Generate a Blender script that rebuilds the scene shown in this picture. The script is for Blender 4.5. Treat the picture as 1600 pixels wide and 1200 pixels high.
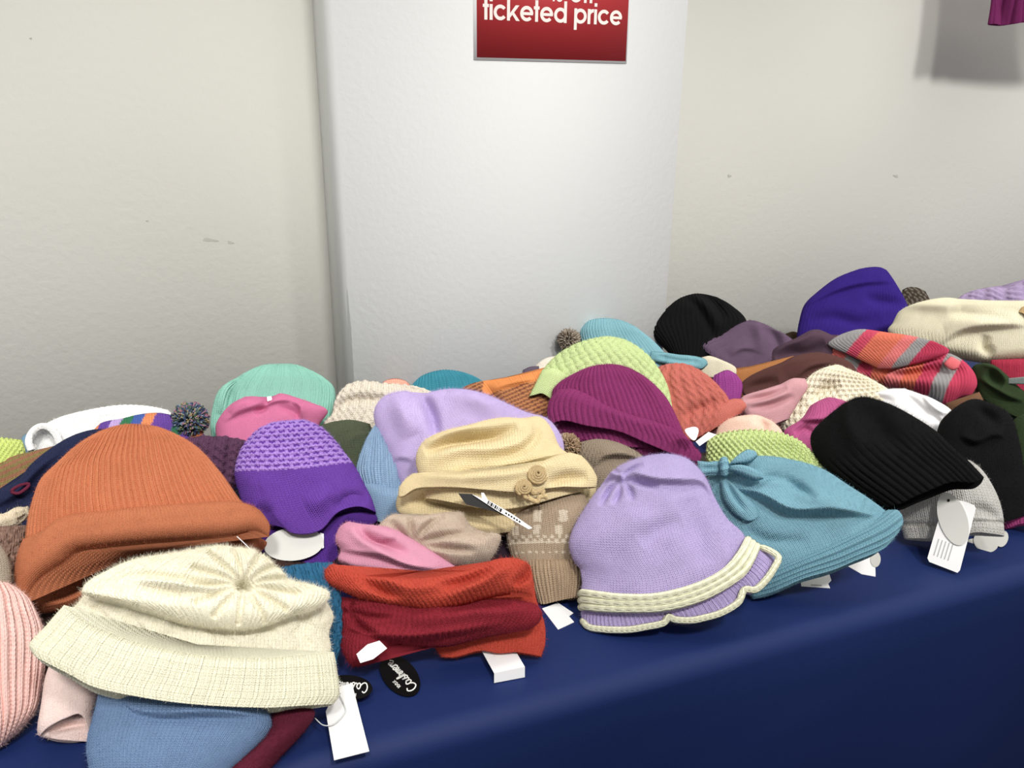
import bpy, math, random
import numpy as np
from mathutils import Vector, Matrix

random.seed(7)
SC = bpy.context.scene
for o in list(bpy.data.objects):
    bpy.data.objects.remove(o)
COL = SC.collection

# ------------------------------------------------------------------ camera
FPX = 1300.0
TABLE_Z = 0.74
CAM = np.array([0.0, 0.0, TABLE_Z + 0.61])
_dn = np.array([761 - 800, 4302 - 600, FPX]); _z = -_dn / np.linalg.norm(_dn)
_vx = np.array([4221 - 800, 0, FPX]); _vx[1] = -(_dn[0] * _vx[0] + _dn[2] * FPX) / _dn[1]
_x = _vx / np.linalg.norm(_vx)
_y = np.cross(_z, _x)
RW = np.array([_x, _y, _z])               # columns: camera right, down, forward in the world
cd = bpy.data.cameras.new('camera')
cd.sensor_width = 36.0; cd.lens = FPX / 1600 * 36
cd.clip_start = 0.05
cam = bpy.data.objects.new('camera', cd); COL.objects.link(cam)
m = Matrix.Identity(4)
for i in range(3):
    m[i][0] = RW[i, 0]; m[i][1] = -RW[i, 1]; m[i][2] = -RW[i, 2]; m[i][3] = CAM[i]
cam.matrix_world = m
SC.camera = cam

# ------------------------------------------------------------------ light and exposure
SC.view_settings.view_transform = 'Standard'
SC.view_settings.look = 'None'
SC.view_settings.gamma = 1.0
SC.view_settings.use_curve_mapping = False
SC.view_settings.exposure = 0.0
w = bpy.data.worlds.new('world'); SC.world = w; w.use_nodes = True
w.node_tree.nodes['Background'].inputs[0].default_value = (1.0, 0.98, 0.95, 1)
w.node_tree.nodes['Background'].inputs[1].default_value = 0.46
def area(name, loc, aim, sx, sy, power, col=(1, 0.975, 0.93)):
    l = bpy.data.lights.new(name, 'AREA'); l.shape = 'RECTANGLE'; l.size = sx; l.size_y = sy
    l.energy = power; l.color = col
    o = bpy.data.objects.new(name, l); COL.objects.link(o)
    o.location = loc
    o.rotation_euler = (Vector(aim) - Vector(loc)).to_track_quat('-Z', 'Y').to_euler()
    return o
def spot(name, loc, aim, power, half, blend, radius, col=(1, 0.975, 0.94)):
    l = bpy.data.lights.new(name, 'SPOT'); l.energy = power; l.spot_size = math.radians(half * 2); l.spot_blend = blend
    l.shadow_soft_size = radius; l.color = col
    o = bpy.data.objects.new(name, l); COL.objects.link(o); o.location = loc
    o.rotation_euler = (Vector(aim) - Vector(loc)).to_track_quat('-Z', 'Y').to_euler()
# a ceiling track of spots turned to the wall and the goods, and panels above the table
for k in range(9):
    lx = -2.0 + 0.8 * k
    spot('track_spot', (lx, -0.8, 2.9), (lx, 1.6, 0.70), 190, 23.0, 1.0, 0.15)
for lx in (-1.9, 0.1, 2.1, 4.1):
    area('ceiling_light', (lx, 0.75, 2.85), (lx, 0.75, 0), 1.3, 0.35, 8)

# ------------------------------------------------------------------ helpers
def lin(c):
    c = np.asarray(c, float) / 255.0
    return np.where(c <= 0.04045, c / 12.92, ((c + 0.055) / 1.055) ** 2.4)
def ray(px, py):
    d = np.stack([np.asarray(px, float) - 800, np.asarray(py, float) - 600, np.full(np.shape(px), FPX)], -1) / FPX
    return d @ RW.T
def at_y(px, py, y): r = ray(px, py); return CAM + r * (y / r[..., 1:2])
def at_z(px, py, z): r = ray(px, py); return CAM + r * ((z - CAM[2]) / r[..., 2:3])
def pts(s):
    if not isinstance(s, str): return np.array(s, float).reshape(-1, 2)
    return np.array([[float(v) for v in p.split(',')] for p in s.split()]) if s.strip() else np.zeros((0, 2))
def spline(P, n, closed=False):
    """Catmull-Rom through P, n points evenly spaced along it"""
    P = np.asarray(P, float)
    if len(P) == 1: return np.repeat(P, n, 0)
    if closed: Q = np.vstack([P[-1], P, P[0], P[1]])
    else: Q = np.vstack([2 * P[0] - P[1], P, 2 * P[-1] - P[-2]])
    out = []
    for i in range(len(Q) - 3):
        a, b, c, d = Q[i:i + 4]
        t = np.linspace(0, 1, 16, endpoint=False)[:, None]
        la = max(np.linalg.norm(c - b), 1e-9)
        m1 = (c - a) * la / max(np.linalg.norm(b - a) + la, 1e-9)
        m2 = (d - b) * la / max(np.linalg.norm(d - c) + la, 1e-9)
        out.append((2*t**3-3*t**2+1)*b + (t**3-2*t**2+t)*m1 + (-2*t**3+3*t**2)*c + (t**3-t**2)*m2)
    out.append(Q[-2][None])
    S = np.vstack(out)
    s = np.concatenate([[0], np.cumsum(np.linalg.norm(np.diff(S, axis=0), axis=1))])
    u = np.linspace(0, s[-1], n, endpoint=not closed)
    return np.stack([np.interp(u, s, S[:, k]) for k in range(S.shape[1])], 1)
def mesh_obj(name, V, Fq, mat, parent=None, smooth=True, tris=None, uv=None, col=None):
    """V (n,3) world coords, Fq (m,4) quads, tris (k,3)"""
    V = np.asarray(V, np.float32)
    me = bpy.data.meshes.new(name)
    org = V.mean(0)
    if parent is None: V = V - org
    me.vertices.add(len(V)); me.vertices.foreach_set('co', V.ravel())
    idx = []; tot = []
    if Fq is not None and len(Fq):
        idx.append(np.asarray(Fq, np.int32).ravel()); tot.append(np.full(len(Fq), 4, np.int32))
    if tris is not None and len(tris):
        idx.append(np.asarray(tris, np.int32).ravel()); tot.append(np.full(len(tris), 3, np.int32))
    idx = np.concatenate(idx); tot = np.concatenate(tot)
    me.loops.add(len(idx)); me.loops.foreach_set('vertex_index', idx)
    me.polygons.add(len(tot))
    st = np.concatenate([[0], np.cumsum(tot)[:-1]]).astype(np.int32)
    me.polygons.foreach_set('loop_start', st); me.polygons.foreach_set('loop_total', tot)
    if smooth: me.polygons.foreach_set('use_smooth', np.ones(len(tot), bool))
    me.update(calc_edges=True)
    if uv is not None:
        l = me.uv_layers.new(name='UVMap'); l.data.foreach_set('uv', np.asarray(uv, np.float32)[idx].ravel())
    if col is not None:
        a = me.color_attributes.new('Col', 'FLOAT_COLOR', 'POINT')
        c4 = np.ones((len(V), 4), np.float32); c4[:, :3] = col
        a.data.foreach_set('color', c4.ravel())
    me.validate()
    me.materials.append(mat)
    o = bpy.data.objects.new(name, me); COL.objects.link(o)
    if parent is None: o.location = org.tolist()
    else:
        o.parent = parent
        # vertices are in world space: cancel the parents' own offsets
        off = Vector((0, 0, 0)); p = parent
        while p is not None: off += p.location; p = p.parent
        o.location = -off
    return o
def tag(o, label=None, cat=None, group=None, kind=None):
    if label: o['label'] = label
    if cat: o['category'] = cat
    if group: o['group'] = group
    if kind: o['kind'] = kind
    return o

# ------------------------------------------------------------------ materials
def new_mat(name):
    mt = bpy.data.materials.new(name); mt.use_nodes = True
    nt = mt.node_tree; b = nt.nodes['Principled BSDF']
    return mt, nt, b
def N(nt, t, **kw):
    n = nt.nodes.new(t)
    for k, v in kw.items(): setattr(n, k, v)
    return n
def mth(nt, op, a, b=None, c=None):
    n = N(nt, 'ShaderNodeMath', operation=op)
    for i, v in enumerate((a, b, c)):
        if v is None: continue
        if isinstance(v, (int, float)): n.inputs[i].default_value = v
        else: nt.links.new(v, n.inputs[i])
    return n.outputs[0]
def wool(name, knit=1.0, cols=2.5, rows=3.4, rough=0.95, sheen=0.25, felt=0.35, dist=0.0021):
    """yarn: colour from the object's own colour attribute, stitches as fine relief"""
    mt, nt, b = new_mat(name)
    at = N(nt, 'ShaderNodeAttribute', attribute_name='Col')
    uv = N(nt, 'ShaderNodeUVMap'); sep = N(nt, 'ShaderNodeSeparateXYZ')
    nt.links.new(uv.outputs[0], sep.inputs[0])
    tc = N(nt, 'ShaderNodeTexCoord')
    nz = N(nt, 'ShaderNodeTexNoise'); nz.inputs['Scale'].default_value = 700; nz.inputs['Detail'].default_value = 3
    nt.links.new(tc.outputs['Object'], nz.inputs['Vector'])
    n2 = N(nt, 'ShaderNodeTexNoise'); n2.inputs['Scale'].default_value = 60; n2.inputs['Detail'].default_value = 4
    nt.links.new(tc.outputs['Object'], n2.inputs['Vector'])
    hv = mth(nt, 'ADD', mth(nt, 'MULTIPLY', nz.outputs[0], 0.28), mth(nt, 'MULTIPLY', n2.outputs[0], 0.16))
    hv = mth(nt, 'ADD', hv, 0.78)
    mx = N(nt, 'ShaderNodeVectorMath', operation='SCALE')
    nt.links.new(at.outputs['Color'], mx.inputs[0]); nt.links.new(hv, mx.inputs['Scale'])
    nt.links.new(mx.outputs[0], b.inputs['Base Color'])
    # V-shaped stitches
    u = mth(nt, 'MULTIPLY', sep.outputs[0], cols)
    wob = mth(nt, 'MULTIPLY', n2.outputs[0], 0.5)
    u = mth(nt, 'ADD', u, wob)
    c = mth(nt, 'ABSOLUTE', mth(nt, 'SUBTRACT', mth(nt, 'FRACT', u), 0.5))      # 0 centre .. .5 edge
    v = mth(nt, 'ADD', mth(nt, 'MULTIPLY', sep.outputs[1], rows), mth(nt, 'MULTIPLY', c, 1.1))
    vv = mth(nt, 'SINE', mth(nt, 'MULTIPLY', v, 6.2832))
    cc = mth(nt, 'COSINE', mth(nt, 'MULTIPLY', c, 12.566))                        # two legs of the stitch
    cc = mth(nt, 'MULTIPLY', cc, -0.5)
    h = mth(nt, 'ADD', mth(nt, 'MULTIPLY', cc, 0.55), mth(nt, 'MULTIPLY', vv, 0.3))
    edge = mth(nt, 'MULTIPLY', mth(nt, 'POWER', mth(nt, 'MULTIPLY', c, 2.0), 6.0), -0.8)
    h = mth(nt, 'ADD', h, edge)
    h = mth(nt, 'MULTIPLY', h, knit)
    h = mth(nt, 'ADD', h, mth(nt, 'MULTIPLY', nz.outputs[0], felt * 2))
    bp = N(nt, 'ShaderNodeBump'); bp.inputs['Strength'].default_value = 0.6; bp.inputs['Distance'].default_value = dist
    nt.links.new(h, bp.inputs['Height']); nt.links.new(bp.outputs[0], b.inputs['Normal'])
    b.inputs['Roughness'].default_value = rough
    b.inputs['Specular IOR Level'].default_value = 0.12
    b.inputs['Sheen Weight'].default_value = sheen; b.inputs['Sheen Roughness'].default_value = 0.6
    nt.links.new(at.outputs['Color'], b.inputs['Sheen Tint'])
    return mt
KNIT = wool('fine_knit')
RIBBED = wool('rib_knit', knit=0.35, felt=0.4)
SOFT = wool('brushed_wool', knit=0.45, felt=0.5, sheen=0.5)
FELT = wool('felted_wool', knit=0.15, felt=0.5)
CHUNK = wool('chunky_knit', cols=1.6, rows=2.0, dist=0.0022)
def plain(name, col, rough=0.6, spec=0.3, bump=0.0, scale=200, metal=0.0, var=0.0):
    mt, nt, b = new_mat(name)
    b.inputs['Base Color'].default_value = (*lin(col), 1)
    b.inputs['Roughness'].default_value = rough; b.inputs['Specular IOR Level'].default_value = spec
    b.inputs['Metallic'].default_value = metal
    tc = N(nt, 'ShaderNodeTexCoord'); nz = N(nt, 'ShaderNodeTexNoise')
    nz.inputs['Scale'].default_value = scale; nz.inputs['Detail'].default_value = 5
    nt.links.new(tc.outputs['Object'], nz.inputs['Vector'])
    if bump:
        bp = N(nt, 'ShaderNodeBump'); bp.inputs['Strength'].default_value = bump; bp.inputs['Distance'].default_value = 0.002
        nt.links.new(nz.outputs[0], bp.inputs['Height']); nt.links.new(bp.outputs[0], b.inputs['Normal'])
    if var:
        mx = N(nt, 'ShaderNodeVectorMath', operation='SCALE'); mx.inputs[0].default_value = tuple(lin(col))
        n3 = N(nt, 'ShaderNodeTexNoise'); n3.inputs['Scale'].default_value = 3; n3.inputs['Detail'].default_value = 6
        nt.links.new(tc.outputs['Object'], n3.inputs['Vector'])
        nt.links.new(mth(nt, 'ADD', mth(nt, 'MULTIPLY', n3.outputs[0], var), 1 - var / 2), mx.inputs['Scale'])
        nt.links.new(mx.outputs[0], b.inputs['Base Color'])
    return mt
WALLP = plain('wall_paint', (214, 213, 205), 0.85, 0.2, 0.25, 90, var=0.05)
COLP = plain('column_paint', (228, 230, 229), 0.85, 0.2, 0.2, 90, var=0.04)
SCUFF = plain('scuff_grey', (176, 174, 166), 0.9, 0.1)
FLOORM = plain('floor_carpet', (70, 66, 62), 0.95, 0.1, 0.5, 300)
PAPER = plain('white_card', (250, 250, 250), 0.6, 0.3)
GREYCARD = plain('grey_card', (206, 206, 200), 0.5, 0.4)
BLACKCARD = plain('black_card', (6, 6, 7), 0.5, 0.2)
INK = plain('white_ink', (245, 245, 240), 0.6, 0.2)
BLKINK = plain('black_ink', (20, 20, 22), 0.6, 0.2)
GREYINK = plain('grey_ink', (190, 190, 188), 0.6, 0.2)
SIGNRED = plain('sign_red', (178, 52, 56), 0.5, 0.35, var=0.06)
LETTER = plain('sign_lettering', (238, 228, 222), 0.6, 0.2)
CLEAR = plain('clear_plastic', (225, 228, 228), 0.2, 0.5)
def cloth_mat():
    mt, nt, b = new_mat('navy_polyester')
    b.inputs['Base Color'].default_value = (*lin((24, 42, 94)), 1)
    b.inputs['Roughness'].default_value = 0.6; b.inputs['Specular IOR Level'].default_value = 0.25
    
    tc = N(nt, 'ShaderNodeTexCoord'); nz = N(nt, 'ShaderNodeTexNoise')
    nz.inputs['Scale'].default_value = 900; nt.links.new(tc.outputs['Object'], nz.inputs['Vector'])
    bp = N(nt, 'ShaderNodeBump'); bp.inputs['Strength'].default_value = 0.3; bp.inputs['Distance'].default_value = 0.001
    nt.links.new(nz.outputs[0], bp.inputs['Height']); nt.links.new(bp.outputs[0], b.inputs['Normal'])
    return mt
NAVY = cloth_mat()

# ------------------------------------------------------------------ the setting
def box(name, lo, hi, mat, parent=None, kind='structure'):
    lo = np.array(lo, float); hi = np.array(hi, float)
    V = np.array([[(lo, hi)[i][0], (lo, hi)[j][1], (lo, hi)[k][2]] for i in (0, 1) for j in (0, 1) for k in (0, 1)])
    Fq = [[0, 1, 3, 2], [4, 6, 7, 5], [0, 4, 5, 1], [2, 3, 7, 6], [0, 2, 6, 4], [1, 5, 7, 3]]
    o = mesh_obj(name, V, Fq, mat, parent, smooth=False)
    if kind: o['kind'] = kind
    return o
WALL_Y, COL_Y, COL_X0, COL_X1, CEIL = 1.68, 1.48, 0.277, 0.948, 2.85
box('wall_back', (-5, WALL_Y, 0), (6, WALL_Y + 0.1, CEIL), WALLP)
box('trim_1', (COL_X0, COL_Y, 0), (COL_X1, WALL_Y, CEIL), COLP)
box('floor', (-5, -6, -0.05), (6, WALL_Y + 0.1, 0), FLOORM)

def tablecloth():
    # profile across the table: flat top, soft front edge, long drop with slack folds
    x = np.linspace(-1.3, 3.2, 260)
    prof = [(1.475, 0.0), (1.3, 0.0), (1.1, 0.0), (0.9, 0.0), (0.8, 0.0), (0.74, 0.0), (0.70, -0.0005)]
    r = 0.026
    for a in np.linspace(0, 90, 10):
        prof.append((0.676 - r * math.sin(math.radians(a)), -r * (1 - math.cos(math.radians(a))) - 0.001))
    for d in np.linspace(0.03, TABLE_Z - 0.004, 40)[1:]:
        prof.append((0.648 - 0.02 * d, -d))
    prof = np.array(prof); n = len(prof)
    Xg, I = np.meshgrid(x, np.arange(n)); Yg = prof[I, 0]; Zg = prof[I, 1]
    drop = np.clip((-Zg - 0.02) / 0.25, 0, 1)
    Yg = Yg + drop * (0.008 * np.sin(Xg * 7 + Zg * 3) + 0.005 * np.sin(Xg * 15 - Zg * 6 + 1))
    # a few diagonal drag lines below the edge
    for (x0, z0, sl, a) in ((0.75, -0.10, 0.25, .003), (1.0, -0.05, -0.35, .003), (0.45, -0.12, 0.3, .003), (1.35, -0.1, 0.2, .003)):
        d = (Zg - z0) - sl * (Xg - x0)
        Yg = Yg - a * np.exp(-(d / 0.012) ** 2) * np.exp(-((Xg - x0) / 0.22) ** 2) * drop
    Zg = Zg + (1 - drop) * (Yg > 0.69) * 0.0012 * np.sin(Xg * 23 + Yg * 9)
    V = np.stack([Xg, Yg, TABLE_Z + Zg], -1).reshape(-1, 3)
    nx = len(x)
    a = (np.arange(n - 1)[:, None] * nx + np.arange(nx - 1)[None]).ravel()
    Fq = np.stack([a, a + 1, a + nx + 1, a + nx], 1)
    o = mesh_obj('tablecloth', V, Fq, NAVY)
    sm = o.modifiers.new('thick', 'SOLIDIFY'); sm.thickness = 0.0015; sm.offset = 0
    tag(o, 'navy blue polyester tablecloth covering the long sale table', 'tablecloth')
tablecloth()

# scuffs on the paint
def flat_blob(name, px, py, rx, ry, y, mat, ang=0):
    t = np.linspace(0, 2 * math.pi, 20, endpoint=False)
    c, s = math.cos(ang), math.sin(ang)
    k = 1 + 0.25 * np.sin(3 * t + px)
    X, Yp = rx * np.cos(t) * k, ry * np.sin(t) * k
    P = at_y(px + X * c - Yp * s, py + X * s + Yp * c, y - 0.0006)
    V = np.vstack([P, P.mean(0)[None]])
    tr = [[i, (i + 1) % 20, 20] for i in range(20)]
    o = mesh_obj(name, V, None, mat, tris=tr); o['kind'] = 'structure'
    return o

# ------------------------------------------------------------------ the cloth-patch builder
PILE = np.array([(0.0, 0.0), (0.72, 0.0), (0.78, 0.010), (0.88, 0.045), (1.0, 0.068), (1.2, 0.078), (1.5, 0.060), (3, 0.06)])
def plane_at(px, py, lift=0.0, e=None, az=0.0, z=None):
    """a point on the pile under a pixel, and the way a hat lying there faces"""
    r = ray(px, py)
    t = np.linspace(0.4, 4.0, 3000)
    P = CAM + r * t[:, None]
    hh = TABLE_Z + (np.interp(P[:, 1], PILE[:, 0], PILE[:, 1]) + lift if z is None else z)
    k = np.argmax(P[:, 2] < hh) if (P[:, 2] < hh).any() else len(t) - 1
    B = P[k]
    hd = (CAM - B)[:2]; hd /= np.linalg.norm(hd)
    view = math.degrees(math.atan2(CAM[2] - B[2], np.linalg.norm((CAM - B)[:2])))
    el = math.radians(view + 8 if e is None else e)
    a = math.radians(az); c, s = math.cos(a), math.sin(a)
    hd = np.array([hd[0] * c - hd[1] * s, hd[0] * s + hd[1] * c])
    n = np.array([hd[0] * math.cos(el), hd[1] * math.cos(el), math.sin(el)])
    return B, n
def project(P2, B, n):
    d = ray(P2[..., 0], P2[..., 1])
    t = ((B - CAM) @ n) / (d @ n)
    return CAM + d * t[..., None]
def seg_dist(P2, poly):
    """signed distance (left of travel < 0 in picture sense) and position 0..1 along a polyline"""
    best = np.full(P2.shape[:-1], 1e9); sd = np.zeros_like(best); tt = np.zeros_like(best)
    L = np.linalg.norm(np.diff(poly, axis=0), axis=1); tot = L.sum(); acc = 0
    for a, b, l in zip(poly[:-1], poly[1:], L):
        v = (b - a) / max(l, 1e-9)
        q = P2 - a
        s = np.clip(q @ v, 0, l)
        d = np.linalg.norm(q - s[..., None] * v, axis=-1)
        cr = v[0] * q[..., 1] - v[1] * q[..., 0]
        mk = d < best
        best = np.where(mk, d, best); sd = np.where(mk, np.where(cr >= 0, d, -d), sd); tt = np.where(mk, (acc + s) / tot, tt)
        acc += l
    return sd, tt
def coons(L, R, T, B, u, nv):
    v = np.linspace(0, 1, nv)
    Lc, Rc = spline(L, nv), spline(R, nv)
    def ev(C):
        S = spline(C, 400); k = np.linspace(0, 1, 400)
        return np.stack([np.interp(u, k, S[:, 0]), np.interp(u, k, S[:, 1])], 1)
    Tc, Bc = ev(T), ev(B)
    U = u[None, :, None]; V = v[:, None, None]
    return ((1 - V) * Tc[None] + V * Bc[None] + (1 - U) * Lc[:, None] + U * Rc[:, None]
            - ((1 - U) * (1 - V) * T[0] + U * (1 - V) * T[-1] + (1 - U) * V * B[0] + U * V * B[-1]))
def noise2(P, seed, f):
    rs = np.random.RandomState(seed); o = np.zeros(P.shape[:-1])
    for k in range(6):
        a = rs.rand() * 6.283; ph = rs.rand() * 6.283; ff = f * (0.6 + 1.2 * rs.rand())
        o += np.sin((P[..., 0] * math.cos(a) + P[..., 1] * math.sin(a)) * ff + ph)
    return o / 6
RELIEF, SAT, GAIN = 1.7, 0.82, 1.14
# stitch patterns: (U 0..1 across, V 0..1 crown to hem, P pixels) -> metres of relief
def rib(n, amp=0.0010, w=0.5, slant=0.0):
    def f(U, V, P):
        x = (U * n + slant * V) % 1.0 - 0.5
        return -amp * np.exp(-(x / w * 2) ** 2 * 1.6) + amp * 0.3
    return f
def rows(n, amp=0.0009):
    return lambda U, V, P: amp * np.cos(2 * math.pi * n * V)
def cable(n, turns, amp=0.0022, gap=0.35):
    def f(U, V, P):
        x = (U * n) % 1.0 * 2 - 1
        ph = 2 * math.pi * turns * V + np.floor(U * n) * 1.7
        o = np.zeros_like(x)
        for k in (0, 1):
            c = 0.42 * np.sin(ph + k * math.pi); z = 0.5 + 0.5 * np.cos(ph + k * math.pi)
            b = np.sqrt(np.clip(1 - ((x - c) / 0.42) ** 2, 0, 1))
            o = np.maximum(o, b * (0.55 + 0.45 * z))
        return amp * (o - 0.4)
    return f
def basket(nu, nv, amp=0.002):
    def f(U, V, P):
        a, b = U * nu, V * nv
        x, y = a + b, a - b
        i, j = np.floor(x), np.floor(y); fx, fy = x - i - .5, y - j - .5
        par = (i + j) % 2
        h = np.where(par < .5, np.cos(fx * 2.9) * (0.6 + .4 * np.cos(fy * 2.4)), np.cos(fy * 2.9) * (0.6 + .4 * np.cos(fx * 2.4)))
        return amp * (np.sqrt(np.clip(h, 0, 1)) - 0.55)
    return f
def seed_st(nu, nv, amp=0.0012):
    return lambda U, V, P: amp * np.sin(2 * math.pi * nu * U + math.pi * np.floor(V * nv)) * np.abs(np.sin(math.pi * nv * V))
def holes(nu, nv, amp=0.003):
    def f(U, V, P):
        b = V * nv; j = np.floor(b)
        x = (U * nu + 0.5 * (j % 2)) % 1 - .5; y = b - j - .5
        return -amp * np.exp(-((x / .24) ** 2 + (y / .28) ** 2)) + amp * .3
    return f
def add(*fs): return lambda U, V, P: sum(f(U, V, P) for f in fs)

def patch(name, L, R, color, mat=None, T='', B='', parent=None, plane=None, off=0.0, tf=0.03, tb=0.02,
          rnd=0.28, bot=0.8, closed=False, brnd=0.2, pat=None, cr=(), lump=0.003, lf=0.038, res=1.8, seed=0,
          colf=None, hp=2.4, wcm=None, mask=None, fuzz=None):
    L, R = pts(L), pts(R)
    T = np.vstack([L[:1], pts(T), R[:1]]); B = np.vstack([L[-1:], pts(B), R[-1:]])
    Bp, n = plane
    allp = np.vstack([L, R, T, B])
    wpx, hpx = np.ptp(allp[:, 0]), np.ptp(allp[:, 1])
    ln = lambda c: np.linalg.norm(np.diff(spline(c, 60), axis=0), axis=1).sum()
    wlen = max(ln(T), ln(B), 0.5 * (ln(T) + ln(B)) + 0, np.linalg.norm(L[len(L)//2] - R[len(R)//2]))
    hlen = max(ln(L), ln(R))
    nf = int(np.clip(wlen * 1.15 / res, 16, 340)); nv = int(np.clip(hlen / res, 8, 220)); nb = max(8, nf // 5)
    th = np.linspace(0, math.pi, nf)
    u = 0.55 * (1 - np.cos(th)) / 2 + 0.45 * th / math.pi
    prof = np.clip(1 - np.abs(2 * u - 1) ** hp, 0, 1) ** (1 / hp)
    thb = np.linspace(0, math.pi, nb + 2)[1:-1]
    ub = (1 - (0.55 * (1 - np.cos(thb)) / 2 + 0.45 * thb / math.pi))
    profb = np.clip(1 - np.abs(2 * ub - 1) ** hp, 0, 1) ** (1 / hp)
    v = np.linspace(0, 1, nv)
    vp = np.where(v < rnd, np.sqrt(np.clip(1 - (1 - v / rnd) ** 2, 0, 1)), 1.0)
    if closed:
        w = 1 - v
        vp = vp * np.where(w < brnd, np.sqrt(np.clip(1 - (1 - w / brnd) ** 2, 0, 1)), 1.0)
    vp = vp * (1 - (1 - bot) * v ** 2)
    P2 = coons(L, R, T, B, u, nv)
    scale = np.linalg.norm((Bp - CAM)) / FPX * 1.02             # metres per pixel here
    U = np.broadcast_to((0.5 * u + 0.5 * th / math.pi)[None], P2.shape[:2]); V = np.broadcast_to(v[:, None], P2.shape[:2])
    body = prof[None] * vp[:, None]
    tf, tb = tf * .85, tb * .85
    h = off + tf * body
    soft = np.clip(body * 1.6, 0, 1)
    h = h + lump * noise2(P2, seed + 11, lf) * soft + lump * 0.5 * noise2(P2, seed + 5, lf * 2.3) * soft
    for c in cr:
        kind, amp, wd, poly = c[0], c[1] * 0.0021, c[2], spline(pts(c[3]), 24)
        sd, tt = seg_dist(P2, poly)
        ends = np.sin(math.pi * np.clip(tt, 0, 1)) ** 0.8 if len(c) < 5 else 1.0
        if kind == 'v': dh = -amp * np.exp(-(sd / wd) ** 2)
        elif kind == 'r': dh = amp * np.exp(-(sd / wd) ** 2)
        elif kind == 'f':     # cloth on the left of the line (picture sense: sd<0) laps over the right
            lip = 1 / (1 + np.exp(np.clip(sd / 1.3, -30, 30)))
            dh = amp * lip * np.exp(-np.clip(-sd, 0, None) / wd) - 0.45 * amp * (1 - lip) * np.exp(-np.clip(sd, 0, None) / (wd * .5))
        h = h + dh * ends
    P3 = project(P2, Bp, n) + n * h[..., None]
    if pat is not None:
        du = np.gradient(P3, axis=1); dv = np.gradient(P3, axis=0)
        nn = np.cross(dv, du); nn /= np.maximum(np.linalg.norm(nn, axis=-1, keepdims=True), 1e-12)
        sgn = np.sign((nn @ n).mean()) or 1
        dd = pat(U, V, P2)
        if mask is not None: dd = dd * mask(U, V, P2)
        P3 = P3 + nn * sgn * (RELIEF * dd * np.clip(body * 2.2 - .25, 0, 1))[..., None]
    Pb2 = coons(L, R, T, B, ub, nv)
    hb = off - tb * profb[None] * vp[:, None] - lump * 0.5 * np.abs(noise2(Pb2, seed + 3, lf))
    P3b = project(Pb2, Bp, n) + n * hb[..., None]
    ring = np.concatenate([P3, P3b], 1)                       # nv x (nf+nb) closed around
    U2 = np.concatenate([U, np.broadcast_to(1 + (1 - ub)[None], Pb2.shape[:2])], 1)
    V2 = np.broadcast_to(v[:, None], ring.shape[:2])
    PX = np.concatenate([P2, Pb2], 1)
    rings = [ring]; Us = [U2]; Vs = [V2]; PXs = [PX]
    if not closed:
        # the hem turns inside
        inn = np.concatenate([np.full(nf, 1.0), np.full(nb, -1.0)])[:, None] * n
        amt = np.concatenate([prof, profb])[:, None]
        for row, di_, sh in ((-1, .0006, .004), (-1, .0026, .010), (-1 - max(1, nv // 40), .0036, .014), (-1 - max(2, nv // 6), .0042, .02)):
            ctr = ring[row].mean(0)
            rr = ctr + (ring[row] - ctr) * (1 - sh) - inn * di_ * amt
            if row == -1 and sh < .006: rr = rr + (ring[-1] - ring[-2]) * .3
            rings.append(rr[None]); Us.append(U2[row][None]); Vs.append(V2[row][None]); PXs.append(PX[row][None])
    G = np.concatenate(rings, 0); m_ = G.shape[1]; k_ = G.shape[0]
    Ug, Vg, Pg = np.concatenate(Us, 0), np.concatenate(Vs, 0), np.concatenate(PXs, 0)
    a = np.arange(k_ - 1)[:, None] * m_; j = np.arange(m_)[None]; j2 = (j + 1) % m_
    Fq = np.stack([(a + j), (a + m_ + j), (a + m_ + j2), (a + j2)], -1).reshape(-1, 4)
    # caps
    Vv = G.reshape(-1, 3); tr = []
    def cap(row, flip):
        nonlocal Vv, tr
        c = len(Vv); Vv = np.vstack([Vv, G[row].mean(0)[None]])
        q = np.arange(m_) + (row % k_) * m_; q2 = (np.arange(m_) + 1) % m_ + (row % k_) * m_
        t_ = np.stack([q2, q, np.full(m_, c)], 1) if not flip else np.stack([q, q2, np.full(m_, c)], 1)
        tr.append(t_)
    cap(0, True)
    if closed: cap(k_ - 1, False)
    nextra = len(Vv) - k_ * m_
    wcm_ = wlen * scale * 100; hcm = hlen * scale * 100
    uv = np.stack([Ug.ravel() * wcm_, Vg.ravel() * hcm], 1)
    uv = np.vstack([uv, np.repeat(uv.mean(0)[None], nextra, 0)])
    base = lin(color)
    colr = np.broadcast_to(base, (len(Vv), 3)).copy()
    if colf is not None:
        cc = colf(Ug.ravel(), Vg.ravel(), Pg.reshape(-1, 2), base)
        colr[:k_ * m_] = cc
    colr = np.minimum((colr * SAT + (colr @ np.array([.3, .55, .15]))[:, None] * (1 - SAT)) * GAIN, .9)
    fz = {'brushed_wool': (.26, .0055), 'fine_knit': (.16, .0042), 'chunky_knit': (.16, .0045)}.get((mat or KNIT).name, (.14, .0032)) if fuzz is None else fuzz
    rs = np.random.RandomState(seed + 77)
    cell = res * res
    nfz = int(nf * nv * cell * fz[0])
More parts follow.
